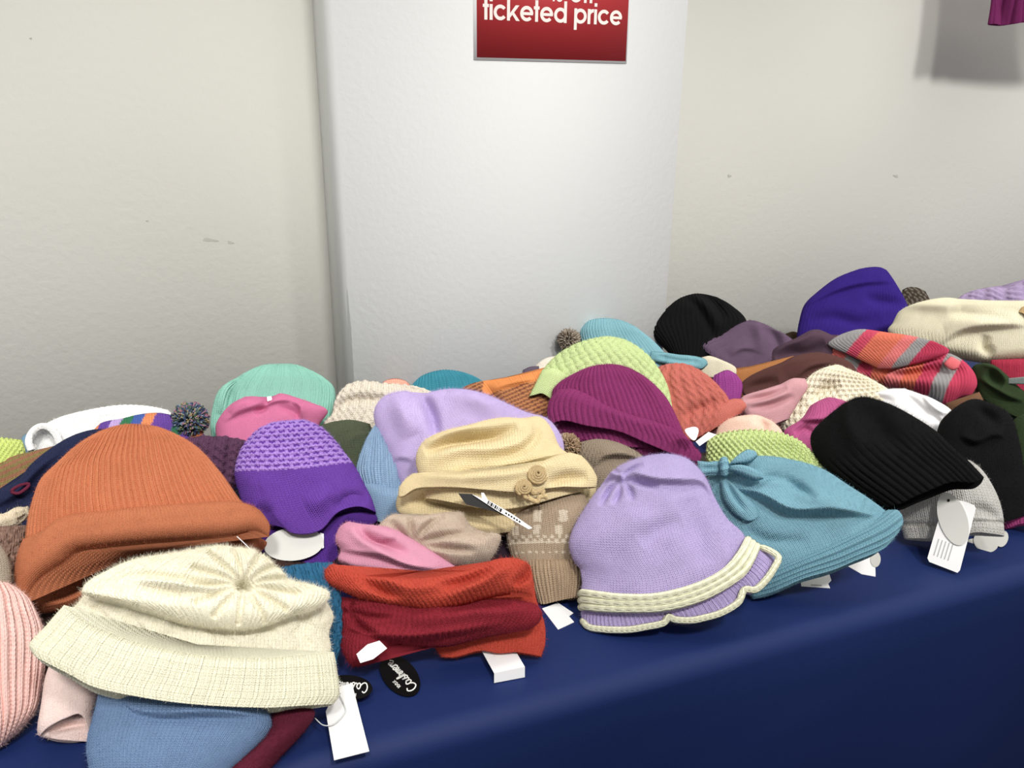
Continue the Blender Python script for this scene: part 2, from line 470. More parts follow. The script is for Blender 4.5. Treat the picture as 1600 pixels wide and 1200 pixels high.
    if nfz > 0:
        ii = rs.randint(1, nv, nfz); jj = rs.randint(0, nf, nfz)
        gu = np.gradient(P3, axis=1); gv = np.gradient(P3, axis=0)
        nrm = np.cross(gv, gu); nrm /= np.maximum(np.linalg.norm(nrm, axis=-1, keepdims=True), 1e-12)
        nrm *= np.sign((nrm @ n).mean()) or 1
        b0 = P3[ii, jj]; d0 = nrm[ii, jj] + rs.normal(size=(nfz, 3)) * .55
        d0 /= np.linalg.norm(d0, axis=1, keepdims=True)
        sd_ = np.cross(d0, rs.normal(size=(nfz, 3))); sd_ /= np.maximum(np.linalg.norm(sd_, axis=1, keepdims=True), 1e-9)
        lnf = fz[1] * (.4 + rs.rand(nfz) ** 2)[:, None]
        jit = rs.normal(size=(nfz, 3)) * .0006
        b0 = b0 + jit - nrm[ii, jj] * .0008
        F3 = np.stack([b0 - sd_ * .00011, b0 + sd_ * .00011, b0 + d0 * lnf], 1).reshape(-1, 3)
        k0 = len(Vv); Vv = np.vstack([Vv, F3]); tr.append(np.arange(nfz * 3).reshape(-1, 3) + k0)
        src = ii * m_ + jj
        colr = np.vstack([colr, np.repeat(colr[src], 3, 0)]); uv = np.vstack([uv, np.repeat(uv[src], 3, 0)])
    o = mesh_obj(name, Vv, Fq, mat or KNIT, parent, uv=uv, col=colr, tris=np.vstack(tr))
    return o
SEED = [0]
def hat(name, label, color, L, R, cat='hat', base=None, lift=0.0, e=None, az=None, z=None, body='crown', **kw):
    """a hat: an Empty where it rests and its knitted body as first part"""
    SEED[0] += 1
    Lp, Rp, Bp_ = pts(L), pts(R), pts(kw.get('B', ''))
    bb = np.vstack([Lp[-1:], Bp_, Rp[-1:]])
    bx = base or tuple(bb.mean(0) if len(Bp_) == 0 else spline(bb, 21)[10])
    rs = random.Random(SEED[0] * 13)
    pl = plane_at(bx[0], bx[1], lift, e, rs.uniform(-9, 9) if az is None else az, z)
    root = bpy.data.objects.new(name, None); COL.objects.link(root)
    root.empty_display_size = 0.03
    root.location = pl[0].tolist()
    tag(root, label, cat)
    h = {'root': root, 'plane': pl}
    patch(body, L, R, color, parent=root, plane=pl, seed=SEED[0] * 17, **kw)
    return h
def part(h, name, L, R, color, parent=None, **kw):
    SEED[0] += 1
    return patch(name, L, R, color, parent=parent or h['root'], plane=h['plane'], seed=SEED[0] * 17, **kw)
def shifted(pl, off): return (pl[0] + pl[1] * off, pl[1])
def card(name, poly, plane, mat, parent=None, thick=0.0006, off=0.0, label=None, curve=False, smooth_n=0):
    """a thin card lying in a plane; its outline given by pixels that are put on that plane"""
    P = pts(poly)
    if smooth_n: P = spline(P, smooth_n, closed=True)
    Bp, n = shifted(plane, off)
    A = project(P, Bp, n); k = len(A)
    V = np.vstack([A + n * thick / 2, A - n * thick / 2])
    me = bpy.data.meshes.new(name)
    top = list(range(k)); 
    fs = [top, [k + i for i in reversed(top)]] + [[i, k + i, k + (i + 1) % k, (i + 1) % k] for i in range(k)]
    off_ = Vector((0, 0, 0)); p = parent
    while p is not None: off_ += p.location; p = p.parent
    org = V.mean(0) if parent is None else np.zeros(3)
    me.from_pydata([tuple(v) for v in V - org], [], fs); me.validate(); me.update()
    me.materials.append(mat)
    o = bpy.data.objects.new(name, me); COL.objects.link(o)
    if parent is not None: o.parent = parent; o.location = -off_
    else: o.location = org.tolist()
    label = label or {'price_tag': 'white card price tag', 'oval_tag': 'grey oval swing tag', 'black_tag': 'glossy black swing tag', 'care_label': 'white woven care label', 'clear_tag': 'clear plastic tag'}.get(name)
    if label: o['label'] = label
    return o
def ell(cx, cy, a, b, ang=0, n=36):
    t = np.linspace(0, 2 * math.pi, n, endpoint=False); A = math.radians(ang)
    x, y = a * np.cos(t), b * np.sin(t)
    return np.stack([cx + x * math.cos(A) - y * math.sin(A), cy + x * math.sin(A) + y * math.cos(A)], 1)
def tube3(name, P, r, mat, parent=None, sides=6, col=None, closed_ends=True, flat=None):
    """tube along world points P; r a number or list"""
    P = np.asarray(P, float); k = len(P); r = np.broadcast_to(np.asarray(r, float), (k,))
    T = np.gradient(P, axis=0); T /= np.maximum(np.linalg.norm(T, axis=1, keepdims=True), 1e-9)
    ref = np.array([0.3, 0.2, 0.93]); a = np.cross(T, ref); a /= np.maximum(np.linalg.norm(a, axis=1, keepdims=True), 1e-9)
    b = np.cross(T, a)
    t = np.linspace(0, 2 * math.pi, sides, endpoint=False)
    V = P[:, None] + r[:, None, None] * (a[:, None] * np.cos(t)[None, :, None] + b[:, None] * np.sin(t)[None, :, None])
    V = V.reshape(-1, 3)
    q = np.arange(k - 1)[:, None] * sides; j = np.arange(sides)[None]; j2 = (j + 1) % sides
    Fq = np.stack([q + j, q + j2, q + sides + j2, q + sides + j], -1).reshape(-1, 4)
    c0, c1 = len(V), len(V) + 1
    V = np.vstack([V, P[:1], P[-1:]])
    tr = [[(i + 1) % sides, i, c0] for i in range(sides)] + [[(k - 1) * sides + i, (k - 1) * sides + (i + 1) % sides, c1] for i in range(sides)]
    cc = None if col is None else np.broadcast_to(np.minimum((lin(col) * SAT + (lin(col) @ np.array([.3, .55, .15])) * (1 - SAT)) * GAIN, .9), (len(V), 3))
    uv = np.zeros((len(V), 2)); uv[:k * sides, 0] = np.tile(np.arange(sides) / sides * 2, k); uv[:k * sides, 1] = np.repeat(np.arange(k) * 0.1, sides)
    return mesh_obj(name, V, Fq, mat, parent, tris=tr, col=cc, uv=uv)
def pompom(name, center, rad, colors, parent, n=700, seed=1, squash=1.0):
    """a ball of cut yarn: every strand a thin tapering prism, joined in one part"""
    rs = np.random.RandomState(seed)
    d = rs.normal(size=(n, 3)); d /= np.linalg.norm(d, axis=1, keepdims=True)
    ln_ = rad * (0.88 + 0.2 * rs.rand(n)); wv = rad * 0.055
    a = np.cross(d, rs.normal(size=(n, 3))); a /= np.linalg.norm(a, axis=1, keepdims=True); b = np.cross(d, a)
    tip = d * ln_[:, None] + a * (rs.rand(n, 1) - .5) * rad * 0.3
    base = d * rad * 0.35; mid = d * rad * 0.75
    V = []; Fq = []; Cc = []
    cs = np.array([lin(c) for c in colors]); ci = rs.randint(len(cs), size=n)
    for k, t in enumerate(np.linspace(0, 2 * math.pi, 4)[:-1]):
        o = (a * math.cos(t) + b * math.sin(t)) * wv
        V.append(np.stack([base + o * .6, mid + o, tip + o * 0.9], 1))
    V = np.stack(V, 2)                               # n,3 rings,3 sides,3
    V[..., 2] *= squash
    idx = np.arange(n * 9).reshape(n, 3, 3)
    for r_ in range(2):
        for s_ in range(3):
            Fq.append(np.stack([idx[:, r_, s_], idx[:, r_, (s_ + 1) % 3], idx[:, r_ + 1, (s_ + 1) % 3], idx[:, r_ + 1, s_]], 1))
    tr = np.stack([idx[:, 2, 0], idx[:, 2, 1], idx[:, 2, 2]], 1)
    colr = np.repeat(cs[ci], 9, 0)
    o = mesh_obj(name, V.reshape(-1, 3) + center, np.vstack(Fq), FELT, parent, tris=tr, col=colr, uv=np.zeros((n * 9, 2)))
    return o
# ---- the bottom layer: added hats lying flat, dark colours standing in for gap shade
def pix(P):
    q = (np.asarray(P, float) - CAM) @ RW
    return q[..., :2] / q[..., 2:3] * FPX + np.array([800.0, 600.0])
def flat_hat(label, x, y, color, hw=.17, hd=.11, rot=0.0, mat=None, zt=.026, **kw):
    t = np.radians(np.linspace(0, 360, 40, endpoint=False)); a = math.radians(rot)
    ex, ey = hw * np.sign(np.cos(t)) * np.abs(np.cos(t)) ** .8, hd * np.sign(np.sin(t)) * np.abs(np.sin(t)) ** .8
    E = np.stack([x + ex * math.cos(a) - ey * math.sin(a), y + ex * math.sin(a) + ey * math.cos(a), np.full(40, TABLE_Z + zt)], 1)
    P = pix(E)
    L = P[[14, 16, 18, 20, 22, 24, 26]]; Rr = P[[6, 4, 2, 0, 38, 36, 34]]; T = P[[12, 10, 8]]; B = P[[28, 30, 32]]
    SEED[0] += 1
    root = bpy.data.objects.new('knitted_hat', None); COL.objects.link(root); root.location = (x, y, TABLE_Z)
    tag(root, label, 'hat')
    patch('crown', L, Rr, color, mat=mat, T=T, B=B, parent=root, plane=(np.array([x, y, TABLE_Z + zt]), np.array([0, -.05, 1]) / np.linalg.norm([0, -.05, 1])),
          tf=.026, tb=.026, rnd=.35, closed=True, brnd=.3, seed=SEED[0] * 17, lump=.005, res=5, **kw)
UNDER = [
    ('dark brown hat added between the orange beanie and the cream beanie', -.05, .92, (62, 42, 36), 0),
    ('dark aubergine hat added in the gap between greige and fair isle hats', .30, .97, (48, 34, 46), 10),
    ('dark grey brown hat added between plum beanie and lime textured hat', .72, .98, (66, 58, 52), -8),
    ('charcoal hat added between the black hats and the magenta knit', 1.16, .90, (38, 36, 38), 12),
    ('dark slate hat added deep in the pile under the purple openwork hat', .12, 1.10, (40, 46, 58), -10),
    ('dark green grey hat added deep in the pile under the large lilac hat', .42, 1.16, (48, 54, 48), 8),
    ('dark wine hat added deep in the pile under the coral and brown hats', 1.02, 1.14, (66, 28, 38), 5),
    ('dark olive hat added deep in the pile below the cream beret', 1.42, 1.14, (60, 52, 34), -6),
    ('dark blue grey hat added deep in the pile left of the pink hat', -.16, 1.20, (50, 58, 76), 4),
    ('dark umber hat added at the back of the pile under the mint beanie', .18, 1.36, (58, 48, 40), 0),
    ('dark moss hat added at the back of the pile under the aqua ribbed beanie', .80, 1.35, (52, 52, 40), 0),
    ('dark plum grey hat added at the back of the pile under the royal purple hat', 1.30, 1.38, (56, 46, 56), 0),
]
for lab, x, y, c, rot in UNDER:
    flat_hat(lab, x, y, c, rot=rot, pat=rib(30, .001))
# ================================================================== the hats, back rows first
CREAM, LILAC, LIME, PLUM = (238, 232, 210), (178, 158, 207), (186, 206, 134), (128, 34, 94)

# ---- along the left wall
hat('knitted_hat', 'lime green bumpy knit hat at the far left end of the pile by the wall', (190, 208, 96),
    '-60,690 -70,730 -60,770', '34,687 40,705 36,760', T='-10,684', B='-10,775', pat=seed_st(14, 14, .0016), rnd=.3)
hat('knitted_hat', 'dusty blue hat mostly hidden left of the white angora hat', (104, 142, 168),
    '34,683 30,700 36,735', '48,680 54,700 52,735', T='40,678', tf=.014, tb=.012, lift=-.01)
h = hat('pillbox_hat', 'white fluffy angora hat lying on its side against the left wall', (242, 240, 226),
    '262,640 280,665 262,702', '60,668 48,690 52,704', T='225,634 190,633 150,639 100,650', B='200,712 150,712 100,706',
    mat=SOFT, pat=holes(26, 9, .0014), mask=lambda U, V, P: np.clip((P[..., 0] - 120) / 30, 0, 1), tf=.03, rnd=.2,
    cr=[('v', 9, 12, '50,702 72,688 90,704', 1)], lift=.0)
rp_ = spline(pts('49,704 45,690 50,676 62,667 76,668 88,680 94,696'), 40)
tube3('rim', project(rp_, *shifted(h['plane'], .024)), .0052, SOFT, h['root'], sides=10, col=(242, 240, 226))
h = hat('pompom_hat', 'striped purple, green, blue and orange knit hat with a big multicoloured pompom', (96, 60, 150),
    '146,672 140,700 150,730', '312,664 322,690 318,730', T='160,660 190,654 220,647 250,645 280,652', B='230,740', tf=.028,
    colf=lambda U, V, P, b: lin(np.array([(214, 120, 62), (96, 60, 150), (176, 148, 206), (36, 110, 72), (58, 86, 162), (216, 124, 62), (98, 58, 152), (96, 58, 150), (38, 108, 76), (98, 60, 150), (214, 120, 62), (96, 60, 150)])[
        np.clip(((P[:, 0] + 0.35 * (P[:, 1] - 650) - 146) / 16.5).astype(int), 0, 11)]), pat=rib(26, .0008), lift=.012)
pc = project(np.array([297., 656.]), *shifted(h['plane'], .012))
pompom('pompom', pc, .026, [(70, 90, 120), (120, 136, 150), (150, 110, 124), (84, 104, 88), (150, 138, 106), (56, 64, 90)], h['root'], n=900, seed=4)
hat('knitted_hat', 'olive and rust tweed striped knit hat at the left edge behind the navy hat', (136, 108, 62),
    '-50,740 -60,780 -40,820', '88,696 110,720 100,760', T='0,726 15,715 50,705', B='30,790', tf=.02,
    colf=lambda U, V, P, b: lin(np.where((np.sin((P[:, 0] * .5 + P[:, 1] * 1.1) * .55) > .1)[:, None], (128, 112, 58), (146, 96, 66))), pat=rib(30, .001, slant=4))
h = hat('knitted_hat', 'dark navy knit hat with a burgundy buttonhole at the left edge', (30, 36, 66),
    '-40,790 -50,820 -40,850', '165,670 190,720 180,770', T='0,766 30,750 50,725 80,700 110,682 140,672', B='20,850 90,830', tf=.026,
    cr=[('f', 5, 16, '-10,800 30,778 60,745 100,710'), ('v', 4, 9, '10,805 50,770 80,735')], mat=SOFT)
kp = spline(pts('18,768 26,761 40,756 46,757 40,764 28,771'), 30, closed=True)
tube3('buttonhole_trim', np.vstack([project(kp, *shifted(h['plane'], .026)), project(kp, *shifted(h['plane'], .026))[:1]]), .0022, FELT, h['root'], col=(96, 24, 50))

hat('knitted_hat', 'dark plum cable knit hat behind the orange beanie', (84, 50, 78),
    '286,686 280,720 290,770', '384,688 378,720 366,770', T='310,682 340,682 362,684', B='330,790', tf=.026, pat=cable(4, 4, .0045), lump=.003)
h = hat('beanie', 'mint green ribbed beanie standing against the left wall', (118, 178, 160),
    '392,579 368,593 342,612 332,640 329,668 334,700', '488,580 508,592 522,606 524,630 518,665 512,700', T='412,571 432,569 462,570', B='420,712',
    pat=rib(40, .0013), mat=RIBBED, res=1.3, tf=.034, lift=.01, cr=[('v', 5, 6, '380,588 366,612 362,640 364,665'), ('r', 4, 9, '372,592 352,618 346,650')], base=(425, 690))
h = hat('knitted_hat', 'rose pink felted hat with a puckered top in front of the mint beanie', (192, 94, 138),
    '384,620 358,636 342,655 337,668 340,690 350,715', '458,622 490,632 512,642 500,662 485,690 470,715', T='405,621 416,626 424,624 437,616', B='410,725', mat=FELT, tf=.034,
    cr=[('v', 7, 6, '418,622 420,632 412,642 398,648'), ('f', 6, 12, '352,665 380,650 412,641 440,634 462,634'), ('f', 6, 10, '458,634 470,645 464,664'), ('v', 4, 6, '436,640 462,650 476,668'), ('r', 4, 8, '400,630 380,636 362,650')])
card('care_label', '417,620 424,619 425,625 418,627', shifted(h['plane'], .024), PAPER, h['root'])
h = hat('beret', 'beige cable knit beret between the pink hat and the lilac angora hat', (206, 196, 178),
    '532,611 522,630 517,650 505,662 510,690', '676,612 686,630 690,650 680,690', T='545,600 570,595 600,599 650,605', B='600,705',
    pat=cable(11, 5, .0026), tf=.034, cr=[('v', 6, 6, '520,650 540,632 580,628 620,634'), ('f', 5, 10, '600,604 640,608 672,616')])
hat('knitted_hat', 'small peach coloured knit peeking out behind the beige cable beret', (234, 156, 130),
    '598,597 594,620', '640,600 642,620', T='606,593 618,591 632,594', B='620,630', tf=.012, tb=.008, pat=rib(14, .0008), e=40, lift=-.005)
hat('beanie', 'teal blue ribbed beanie against the foot of the white column', (30, 128, 148),
    '645,600 634,620 640,650', '735,586 756,600 760,640', T='660,587 687,579 712,580', B='700,655', pat=rib(24, .0014), res=1.3, tf=.026, tb=.012, e=35, lift=-.01)
hat('knitted_hat', 'scrap of off white knit between teal beanie and the orange striped hat', (234, 224, 208),
    '712,604 708,630', '748,599 755,630', T='720,597 733,594', B='730,635', mat=SOFT, tf=.014, tb=.008)
h = hat('knitted_hat', 'orange and brown striped knit hat left of the lime basket weave beanie', (172, 108, 52),
    '722,606 745,630 790,672', '860,572 880,620 872,680', T='735,600 750,596 790,591 845,578', B='830,690', tf=.03,
    colf=lambda U, V, P, b: lin(np.where(((P[:, 1] - 596) * 1.0 < 26 - (P[:, 0] - 760) * .30)[:, None] & (P[:, 0] > 757)[:, None], (222, 130, 44),
        np.where((np.sin((P[:, 0] * .45 + P[:, 1] * 1.0) * 0.95) > .25)[:, None], (112, 62, 44), (184, 118, 62)))),
    cr=[('f', 5, 12, '772,616 800,607 842,596'), ('v', 3, 6, '760,600 768,615 790,640')], pat=rib(30, .0007))

# ---- foot of the column, right of it
h = hat('pompom_hat', 'hat with a grey brown woolly pompom against the white column', (216, 206, 190),
    '838,570 832,590', '868,556 880,590', T='850,561', B='855,600', tf=.014, tb=.01, mat=SOFT, e=40)
pc = project(np.array([889., 531.]), *shifted(h['plane'], .0))
pompom('pompom', pc, .024, [(150, 138, 124), (132, 120, 108), (170, 158, 142)], h['root'], n=420, seed=9)
hat('knitted_hat', 'sliver of dark grey mauve knit at the foot of the column', (92, 78, 96),
    '817,578 812,600', '842,572 846,600', T='828,573', B='830,606', tf=.012, tb=.008, e=40)
h = hat('beanie', 'aqua ribbed beanie with a plaited edge behind the lime hat', (116, 172, 184),
    '912,504 906,522 912,545 930,575', '992,510 1018,530 1036,548 1050,566', T='925,499 945,497 970,500', B='990,590', pat=rib(24, .0016), tf=.032)
part(h, 'plaited_edge', '1018,552 1016,566', '1104,566 1106,572', (110, 168, 180), T='1034,553 1060,557 1085,559 1100,563', B='1040,573 1070,578 1095,581',
     off=.022, tf=.014, tb=.012, rnd=.5, closed=True, brnd=.5, pat=cable(1, 7, .003), cr=[('v', 5, 3, '1026,560 1060,566 1096,570')])
h = hat('beanie', 'black ribbed beanie standing against the wall right of the column', (17, 17, 18),
    '1042,486 1022,499 1007,511 1012,520 1028,535 1048,555', '1120,464 1142,477 1166,500 1160,520 1140,548 1120,566', T='1057,470 1075,461 1097,459', B='1085,572', tf=.036,
    cr=[('v', 5, 7, '1066,464 1090,480 1108,510 1118,540'), ('v', 5, 7, '1092,460 1118,478 1135,505'), ('r', 5, 9, '1080,462 1104,484 1124,520')], pat=rib(22, .0014))
hat('knitted_hat', 'cream felt scrap under the mauve ribbed hat', (206, 196, 168),
    '1096,558 1090,572 1096,590', '1136,566 1150,575 1150,590', T='1110,556', tf=.014, tb=.01, mat=FELT)
h = hat('knitted_hat', 'dusky mauve hat with a ribbed hem right of the black beanie', (96, 74, 98),
    '1172,500 1148,510 1122,525 1094,537 1096,546', '1212,518 1236,530 1252,548 1240,576 1220,592', T='1184,503 1200,510', B='1122,565 1142,576 1170,579 1195,585', mat=SOFT, tf=.034,
    cr=[('v', 7, 8, '1196,512 1212,534 1214,560'), ('r', 4, 9, '1178,505 1186,530 1180,555'), ('f', 4, 9, '1140,560 1160,550 1180,552')],
    pat=rib(34, .0014), mask=lambda U, V, P: np.clip((V - .62) / .1, 0, 1), rnd=.2)
hat('knitted_hat', 'dark olive scrap of knit between mauve and royal purple hats', (72, 56, 34),
    '1228,521 1222,545', '1252,522 1262,545', T='1240,518', tf=.012, tb=.01, lift=-.01)
h = hat('tall_hat', 'royal purple velour knit hat standing tallest at the back right', (44, 22, 116),
    '1342,421 1305,436 1275,458 1257,476 1249,500 1245,530 1250,560', '1385,422 1398,442 1408,458 1416,474 1424,500 1410,530 1400,560', T='1360,418 1374,418', B='1320,572', mat=FELT, tf=.04, rnd=.2, lift=-.03,
    cr=[('f', 5, 16, '1258,482 1300,462 1345,450 1392,446'), ('v', 5, 9, '1345,470 1385,476 1415,476'), ('v', 4, 9, '1262,505 1300,500 1340,508 1372,500')], lump=.004, pat=rib(30, .0006))
hat('knitted_hat', 'brown leopard spotted knit behind the royal purple hat', (84, 72, 60),
    '1410,453 1404,480', '1446,455 1462,485', T='1418,449 1432,449', B='1430,490', tf=.016, tb=.01,
    colf=lambda U, V, P, b: lin(np.where((np.sin(P[:, 0] * .75 + 1.3 * np.sin(P[:, 1] * .4)) * np.sin(P[:, 1] * .8) > .25)[:, None], (120, 112, 100), (66, 54, 44))))
hat('knitted_hat', 'pale lavender cable knit hat against the wall at the right edge', (170, 148, 188),
    '1494,468 1480,490 1490,510', '1640,425 1660,470 1650,510', T='1512,457 1545,449 1575,450 1592,442', B='1570,520', tf=.024, tb=.014, pat=cable(6, 4, .003))
h = hat('beret', 'large cream felted beret slumped at the back right edge', (236, 224, 190),
    '1460,469 1430,476 1405,487 1394,506 1387,516 1398,530 1440,545', '1640,470 1690,500 1700,530 1660,560', T='1480,466 1512,470 1570,471', B='1470,552 1500,561 1545,568 1600,566', tf=.05, rnd=.22, closed=True, brnd=.25, lift=.03,
    cr=[('f', 9, 14, '1462,548 1500,525 1545,518 1600,516'), ('v', 7, 8, '1540,528 1536,545 1552,558'), ('r', 6, 12, '1475,520 1530,505 1600,508'), ('v', 5, 8, '1480,492 1530,500 1580,506'), ('r', 4, 8, '1412,480 1450,482 1500,486')], pat=rib(60, .0006, slant=8), lump=.004)
part(h, 'ribbon_bow', '1594,486 1588,494', '1640,476 1640,505', (206, 170, 110), T='1610,480', B='1610,503', off=.045, tf=.01, tb=.006, mat=FELT)
hat('knitted_hat', 'raspberry red knit under the cream beret at the right edge', (176, 26, 64),
    '1548,562 1545,590', '1650,560 1660,600', T='1600,560', B='1600,612', tf=.02, tb=.014, pat=rib(30, .0008))

# ---- middle right
h = hat('knitted_hat', 'dark plum hat with a wavy edge beside the coral striped hat', (78, 56, 70),
    '1252,530 1225,538 1206,548 1200,562 1206,580', '1320,524 1330,540 1320,570', T='1264,518 1278,515 1290,519 1305,526', B='1250,590', mat=FELT, tf=.03,
    cr=[('v', 9, 8, '1214,566 1235,556 1262,552 1290,540'), ('r', 4, 5, '1204,556 1226,544 1256,534 1276,520')])
h = hat('scarf_hat', 'coral, grey and orange striped knit hat with a round pink button', (222, 96, 92),
    '1325,525 1305,531 1262,541 1250,552 1290,575 1330,595', '1440,535 1470,548 1500,560 1521,580 1527,600 1518,618', T='1340,521 1365,522 1400,525', B='1360,602 1412,612 1450,625 1478,634 1500,622', tf=.04, rnd=.2, closed=True, brnd=.2,
    colf=lambda U, V, P, b: lin(np.array([(150, 148, 146), (226, 100, 100), (214, 90, 84), (150, 148, 148), (206, 46, 88), (226, 106, 72), (232, 112, 110), (226, 104, 70), (206, 52, 92), (152, 150, 150), (206, 46, 88)])[
        np.clip(((P[:, 0] - 1250 + .45 * (P[:, 1] - 560)) / 25.5).astype(int), 0, 10)]), pat=rib(40, .0011, slant=6),
    cr=[('f', 9, 14, '1480,562 1440,576 1398,584 1370,600'), ('v', 8, 7, '1380,584 1420,590 1470,580 1510,580'), ('r', 5, 12, '1400,600 1450,602 1500,604'), ('v', 6, 8, '1330,548 1350,562 1360,585'), ('r', 5, 9, '1320,540 1370,548 1420,560')])
part(h, 'button', '1482,568 1478,574 1484,581', '1494,565 1503,571 1499,581', (232, 96, 104), T='1488,563', B='1492,584', off=.034, tf=.007, tb=.003, rnd=.5, closed=True, brnd=.5, mat=FELT, lump=0, res=1.5)
part(h, 'upper_layer', '1310,534 1300,545 1330,560 1378,582', '1462,540 1485,552 1484,558 1472,564', (222, 96, 92), T='1325,527 1350,521 1390,526 1425,531', B='1400,582 1437,574', off=.038, tf=.016, tb=.008, rnd=.3, closed=True, brnd=.3,
    colf=lambda U, V, P, b: lin(np.array([(218, 92, 88), (150, 148, 148), (150, 148, 148), (208, 56, 92), (226, 106, 72), (226, 106, 72), (232, 112, 110), (152, 150, 150), (200, 40, 84)])[
        np.clip(((P[:, 0] - 1290 + .9 * (P[:, 1] - 570) + 40) / 22.5).astype(int), 0, 8)]), pat=rib(30, .0011, slant=3))
hat('knitted_hat', 'mustard orange knit glimpsed under the brown felt hat', (176, 110, 46),
    '1104,582 1110,600 1130,620', '1240,556 1250,580 1235,605', T='1150,579 1195,569', B='1180,620', tf=.012, tb=.01, lift=-.035)
h = hat('felt_hat', 'chestnut brown felt hat lying on its side in the middle right', (84, 50, 46),
    '1196,576 1168,590 1157,602 1160,616', '1306,556 1332,570 1340,590 1330,610', T='1220,567 1240,557 1275,551', B='1185,622 1230,618 1280,622', mat=FELT, tf=.036, rnd=.3,
    cr=[('f', 6, 10, '1236,600 1262,580 1300,572'), ('v', 6, 8, '1162,612 1185,604 1215,598')])
h = hat('knitted_hat', 'dusky pink satin trimmed hat below the brown felt hat', (190, 136, 142),
    '1182,612 1160,620 1155,630 1165,650', '1258,591 1262,605 1250,625 1232,655', T='1200,607 1222,600 1238,591', B='1200,665', mat=FELT, tf=.022,
    cr=[('v', 5, 5, '1162,628 1195,622 1230,608'), ('v', 5, 5, '1170,640 1205,634 1240,620'), ('r', 4, 5, '1168,634 1200,628 1236,614')])
hat('knitted_hat', 'magenta ribbed knit between the coral hat and the brown hat', (148, 50, 136),
    '1116,586 1112,600 1116,630', '1150,584 1160,600 1156,630', T='1136,578', B='1140,640', tf=.018, tb=.012, pat=rib(10, .0014))
h = hat('beanie', 'coral cable knit beanie with a turned up cuff behind the plum beanie', (184, 92, 78),
    '1030,572 1016,600 1024,640 1040,690', '1102,585 1122,603 1138,622 1142,640 1120,668', T='1050,568 1075,570', B='1080,690', pat=cable(7, 4, .0017), tf=.036, mat=SOFT,
    cr=[('v', 5, 8, '1062,660 1085,645 1110,635 1130,625')])
part(h, 'cuff', '1062,662 1066,674 1076,692', '1158,624 1166,636 1156,648', (188, 96, 82), T='1080,652 1105,640 1130,629 1145,624', B='1092,686 1122,668', off=.006, tf=.02, tb=.02, rnd=.4, mat=SOFT)
card('oval_tag', '1070,672 1078,668 1086,667 1091,670 1091,677 1086,688 1080,686', plane_at(1080, 690, .05, z=.14), PAPER, h['root'], smooth_n=24)
card('price_tag', '1087,690 1107,675 1119,679 1093,697', plane_at(1100, 690, .03, z=.13), PAPER, h['root'])

h = hat('mesh_beret', 'cream open mesh knit beret in the middle of the right half', (232, 222, 194),
    '1300,572 1270,584 1248,606 1230,630 1219,652 1222,672', '1345,588 1372,600 1390,612 1400,640', T='1310,571 1325,578', B='1246,680 1300,670 1350,660', tf=.034, rnd=.25,
    pat=holes(17, 12, .0034), cr=[('v', 8, 11, '1262,632 1285,612 1310,608'), ('r', 4, 10, '1300,576 1278,600 1250,630')], mat=CHUNK,
    colf=lambda U, V, P, b: np.broadcast_to(b, (len(U), 3)))
hat('cotton_hat', 'bright white jersey hat peeking out above the black ribbed beanie', (246, 244, 236),
    '1340,619 1310,622 1300,640 1330,670', '1412,607 1440,617 1462,626 1490,645 1485,664 1474,684', T='1362,616 1388,609', B='1400,690 1440,692', mat=FELT, tf=.034,
    cr=[('f', 5, 10, '1440,620 1456,640 1472,650 1486,650'), ('v', 4, 5, '1410,615 1440,640 1464,664'), ('v', 4, 5, '1340,628 1370,626 1400,632'), ('v', 3, 4, '1450,640 1464,656 1476,672')])
h = hat('knitted_hat', 'hot pink knit hat between the mesh beret and the black ribbed beanie', (190, 78, 138),
    '1266,634 1252,655 1226,672 1222,684', '1312,624 1340,640 1345,670 1310,715', T='1280,626 1294,621', B='1245,700 1262,705', tf=.026,
    cr=[('f', 8, 10, '1250,660 1268,662 1290,660 1312,645'), ('v', 4, 5, '1240,680 1258,672 1270,680')], pat=rib(20, .0008))
hat('lace_hat', 'red and pink lace knit strip beside the black ribbed beanie', (196, 78, 98),
    '1266,672 1260,690 1262,712', '1290,664 1300,690 1290,712', tf=.016, tb=.01, pat=holes(7, 8, .0022), lift=-.004)
hat('knitted_hat', 'pale peach hat tucked behind the lime textured hat', (236, 194, 172),
    '1138,655 1122,668 1116,690', '1205,657 1222,674 1230,700', T='1155,650 1182,648', B='1170,712', mat=SOFT, tf=.026, cr=[('v', 5, 8, '1178,652 1192,666 1186,684')])
h = hat('knitted_hat', 'lime green bobble textured hat behind the aqua bow hat', (188, 206, 126),
    '1106,684 1103,705 1106,740 1120,780', '1248,690 1272,712 1292,738 1310,770', T='1126,677 1163,672 1200,674 1226,680', B='1200,800', pat=seed_st(20, 20, .0024), tf=.03, rnd=.2)

# ---- far right
h = hat('knitted_hat', 'forest green felt hat with a folded brim at the right edge', (44, 60, 32),
    '1535,568 1520,574 1518,595 1526,615', '1570,584 1600,612 1640,640 1650,680', T='1545,569 1556,573', B='1547,632 1580,650', mat=FELT, tf=.034, rnd=.2,
    cr=[('f', 8, 10, '1530,595 1550,610 1575,625 1600,632'), ('v', 7, 8, '1545,585 1556,598 1570,606'), ('r', 4, 5, '1535,572 1560,582 1578,604')])
part(h, 'care_label', '1577,596 1577,604', '1640,590 1640,606', (110, 120, 116), off=.03, tf=.003, tb=.002, mat=FELT)
hat('knitted_hat', 'second forest green felt hat below it, cut by the right edge', (46, 62, 34),
    '1600,646 1582,658 1567,680 1564,703 1572,730 1580,765', '1660,640 1690,680 1690,740 1680,780', T='1630,640', B='1630,800', mat=FELT, tf=.04, cr=[('v', 6, 10, '1580,745 1610,755 1640,752')])
